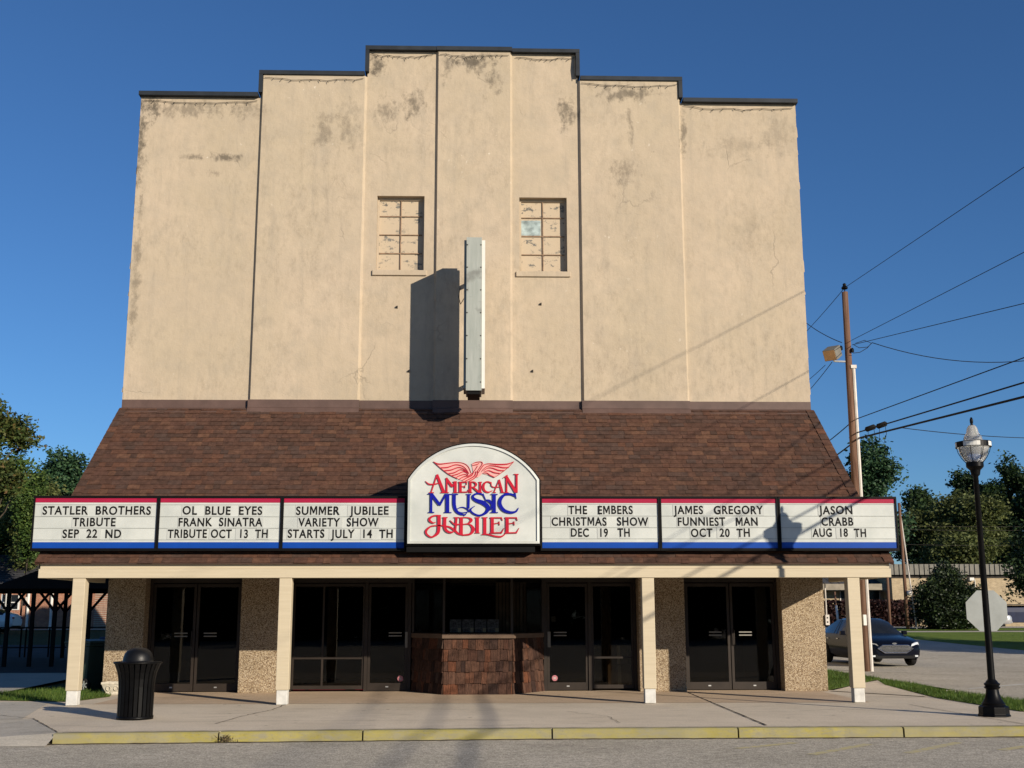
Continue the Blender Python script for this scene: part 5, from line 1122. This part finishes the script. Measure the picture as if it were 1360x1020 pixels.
# ------------------------------------------------------------------ left side: brick building and covered walkway
BY = 55; gB = land(BY)
def bx(px, y=BY): return at(px, 800, y).x
def bz(py, y=BY, px=60): return at(px, py, y).z
BB = thing('brick_building', 'red brick building with grey shingle roof and white eaves on the left', 'building')
x0, x1 = bx(-140), bx(126)
MB().box(x0, x1, BY, BY+12, gB-.3, bz(781)).build('wall', 'red_brick', BB)
MB().box(x0-.3, x1+.5, BY-.5, BY-.35, bz(782), bz(777.5)).box(x0-.3, x1+.5, BY-.349, BY+.0, bz(781), bz(780)).build('eave', 'white_paint', BB)
ez, rz_ = bz(777.5), bz(737, BY+5.5); m = MB(); rr = random.Random(7); nrow = 16
for i in range(nrow):
    f0, f1 = i/nrow, (i+1.1)/nrow; ya, yb = BY-.55+6.05*f0, BY-.55+6.05*f1; za, zb2 = ez+.02+(rz_-ez)*f0, ez+(rz_-ez)*f1; x = x0-.4
    while x < x1+.6: w_ = rr.uniform(.5, 1.2); xx = min(x+w_, x1+.6); m.add([(x, ya, za+.02), (xx, ya, za+.02), (xx, yb, zb2), (x, yb, zb2)], [(0, 1, 2, 3)]); x = xx
rf = m.build('roof', 'grey_shingle', BB); MB().add([(x0, BY+5.5, rz_), (x1+.6, BY+5.5, rz_), (x1+.6, BY+12.5, ez), (x0, BY+12.5, ez)], [(0, 1, 2, 3)]).build('rear_slope', 'grey_shingle', rf)
q = at(40, 752, BY+3); MB().tube([(q.x, BY+3, q.z-.9), (q.x, BY+3, q.z)], .05, 8).build('vent_pipe', 'conduit', rf)
for a, b in ((4, 11.5), (15, 24), (-30, -16)):
    wd = MB().box(bx(a), bx(b), BY-.02, BY-.002, bz(809), bz(790)).build('window', 'window_dark', BB)
    m = MB().box(bx(a)-.12, bx(a)-.003, BY-.05, BY-.003, bz(810), bz(789)).box(bx(b)+.003, bx(b)+.12, BY-.05, BY-.003, bz(810), bz(789)).box(bx(a), bx(b), BY-.05, BY-.003, bz(810), bz(809)-.003); m.box(bx(a), bx(b), BY-.045, BY-.022, bz(800)-.03, bz(800)+.03); m.build('frame', 'white_paint', wd)
m = MB()
for px in (9.5, 38.5, 69.5): m.tube([(bx(px), BY-.12, gB-.2), (bx(px), BY-.12, bz(781))], .09, 6)
m.build('downpipe', 'white_paint', BB); MB().box(bx(35.5), bx(38), BY-.3, BY-.02, bz(802), bz(793)).build('meter_box', 'conduit', BB)
# covered walkway
CWY0, CWY1 = 13.5, 19.5
CW = thing('covered_walkway', 'dark timber covered walkway with braced posts left of the theatre', 'shelter')
xr, xl = -7.75, -24.0; ez = at(30, 778, CWY0).z; rz_ = ez+1.35; ym = (CWY0+CWY1)/2
qa, qb = at(0, 776, CWY0-.5), at(52, 757, CWY0-.5); sl_ = (qb.z-qa.z)/(qb.x-qa.x); zr_ = qb.z+sl_*(xr-qb.x); zl_ = ez+.05; xk = qa.x-(qa.z-zl_)/sl_
rf = MB().poly_y([(xl, ez-.1), (xr, ez-.1), (xr, zr_), (xk, zl_), (xl, zl_)], CWY0-.5, CWY1+.5).build('roof', 'timber_black', CW)
for py_, px_ in ((CWY0, 10), (CWY0, 43), (CWY0, 72.5), (CWY1, 86), (CWY0, 118)):
    x = at(px_, 820, py_).x; g = land(py_); zt_ = ez-.05; m = MB().box(x-.055, x+.055, py_-.055, py_+.055, g-.05, zt_)
    for s in (-1, 1): m.tube([(x+s*.03, py_, zt_-.75), (x+s*.62, py_, zt_-.03)], .045, 4)
    m.build('post', 'timber_black', CW)
MB().box(xl, xr, CWY0-.09, CWY0+.09, ez-.12, ez+.02).box(xl, xr, CWY1-.09, CWY1+.09, ez-.14, ez-.02).build('header', 'timber_black', CW)
q = at(72, 775, CWY0-.15); MB().box(q.x-.26, q.x+.26, CWY0-.16, CWY0-.11, q.z-.09, q.z+.09).build('name_board', 'olive_dark', CW)
RL = thing('railing', 'dark metal handrail running along the covered walkway', 'railing', (0, 0, 0)); ry = 20.2; g = land(ry)
m = MB().tube([(-24, ry, g+1.08), (xr, ry, g+1.12)], .028, 6).tube([(-24, ry, g+.35), (xr, ry, g+.38)], .022, 6); m.build('rail', 'timber_black', RL)
for px_ in (1, 29.5, 36, 67, 87, 112): x = at(px_, 825, ry).x; MB().tube([(x, ry, g-.05), (x, ry, g+1.1)], .03, 6).build('baluster', 'timber_black', RL)

V, F, C = foliage([(x, -62+3*math.sin(x), 3.0, 4, 2.5, 4.2) for x in range(-70, 71, 4)], 3200, 30, .42, 77, .6)  # unseen trees behind the camera, added so the panes mirror something dark
o = np_mesh('added_treeline', V, F, 'leaf_dark'); struct(o, 'stuff', 'unseen row of dark trees added across the street to darken the glass reflections')
V, F, C = foliage([(x, 135+8*math.sin(x*.7), 3.4, 8, 5, 3.4+1.2*math.sin(x*1.3)) for x in range(-190, 260, 9)], 2600, 24, .5, 78, 1.0)
o = np_mesh('far_woods', V, F, 'leaf_mid'); struct(o, 'stuff', 'low line of far woods on the horizon')
o.location.z = land(135)
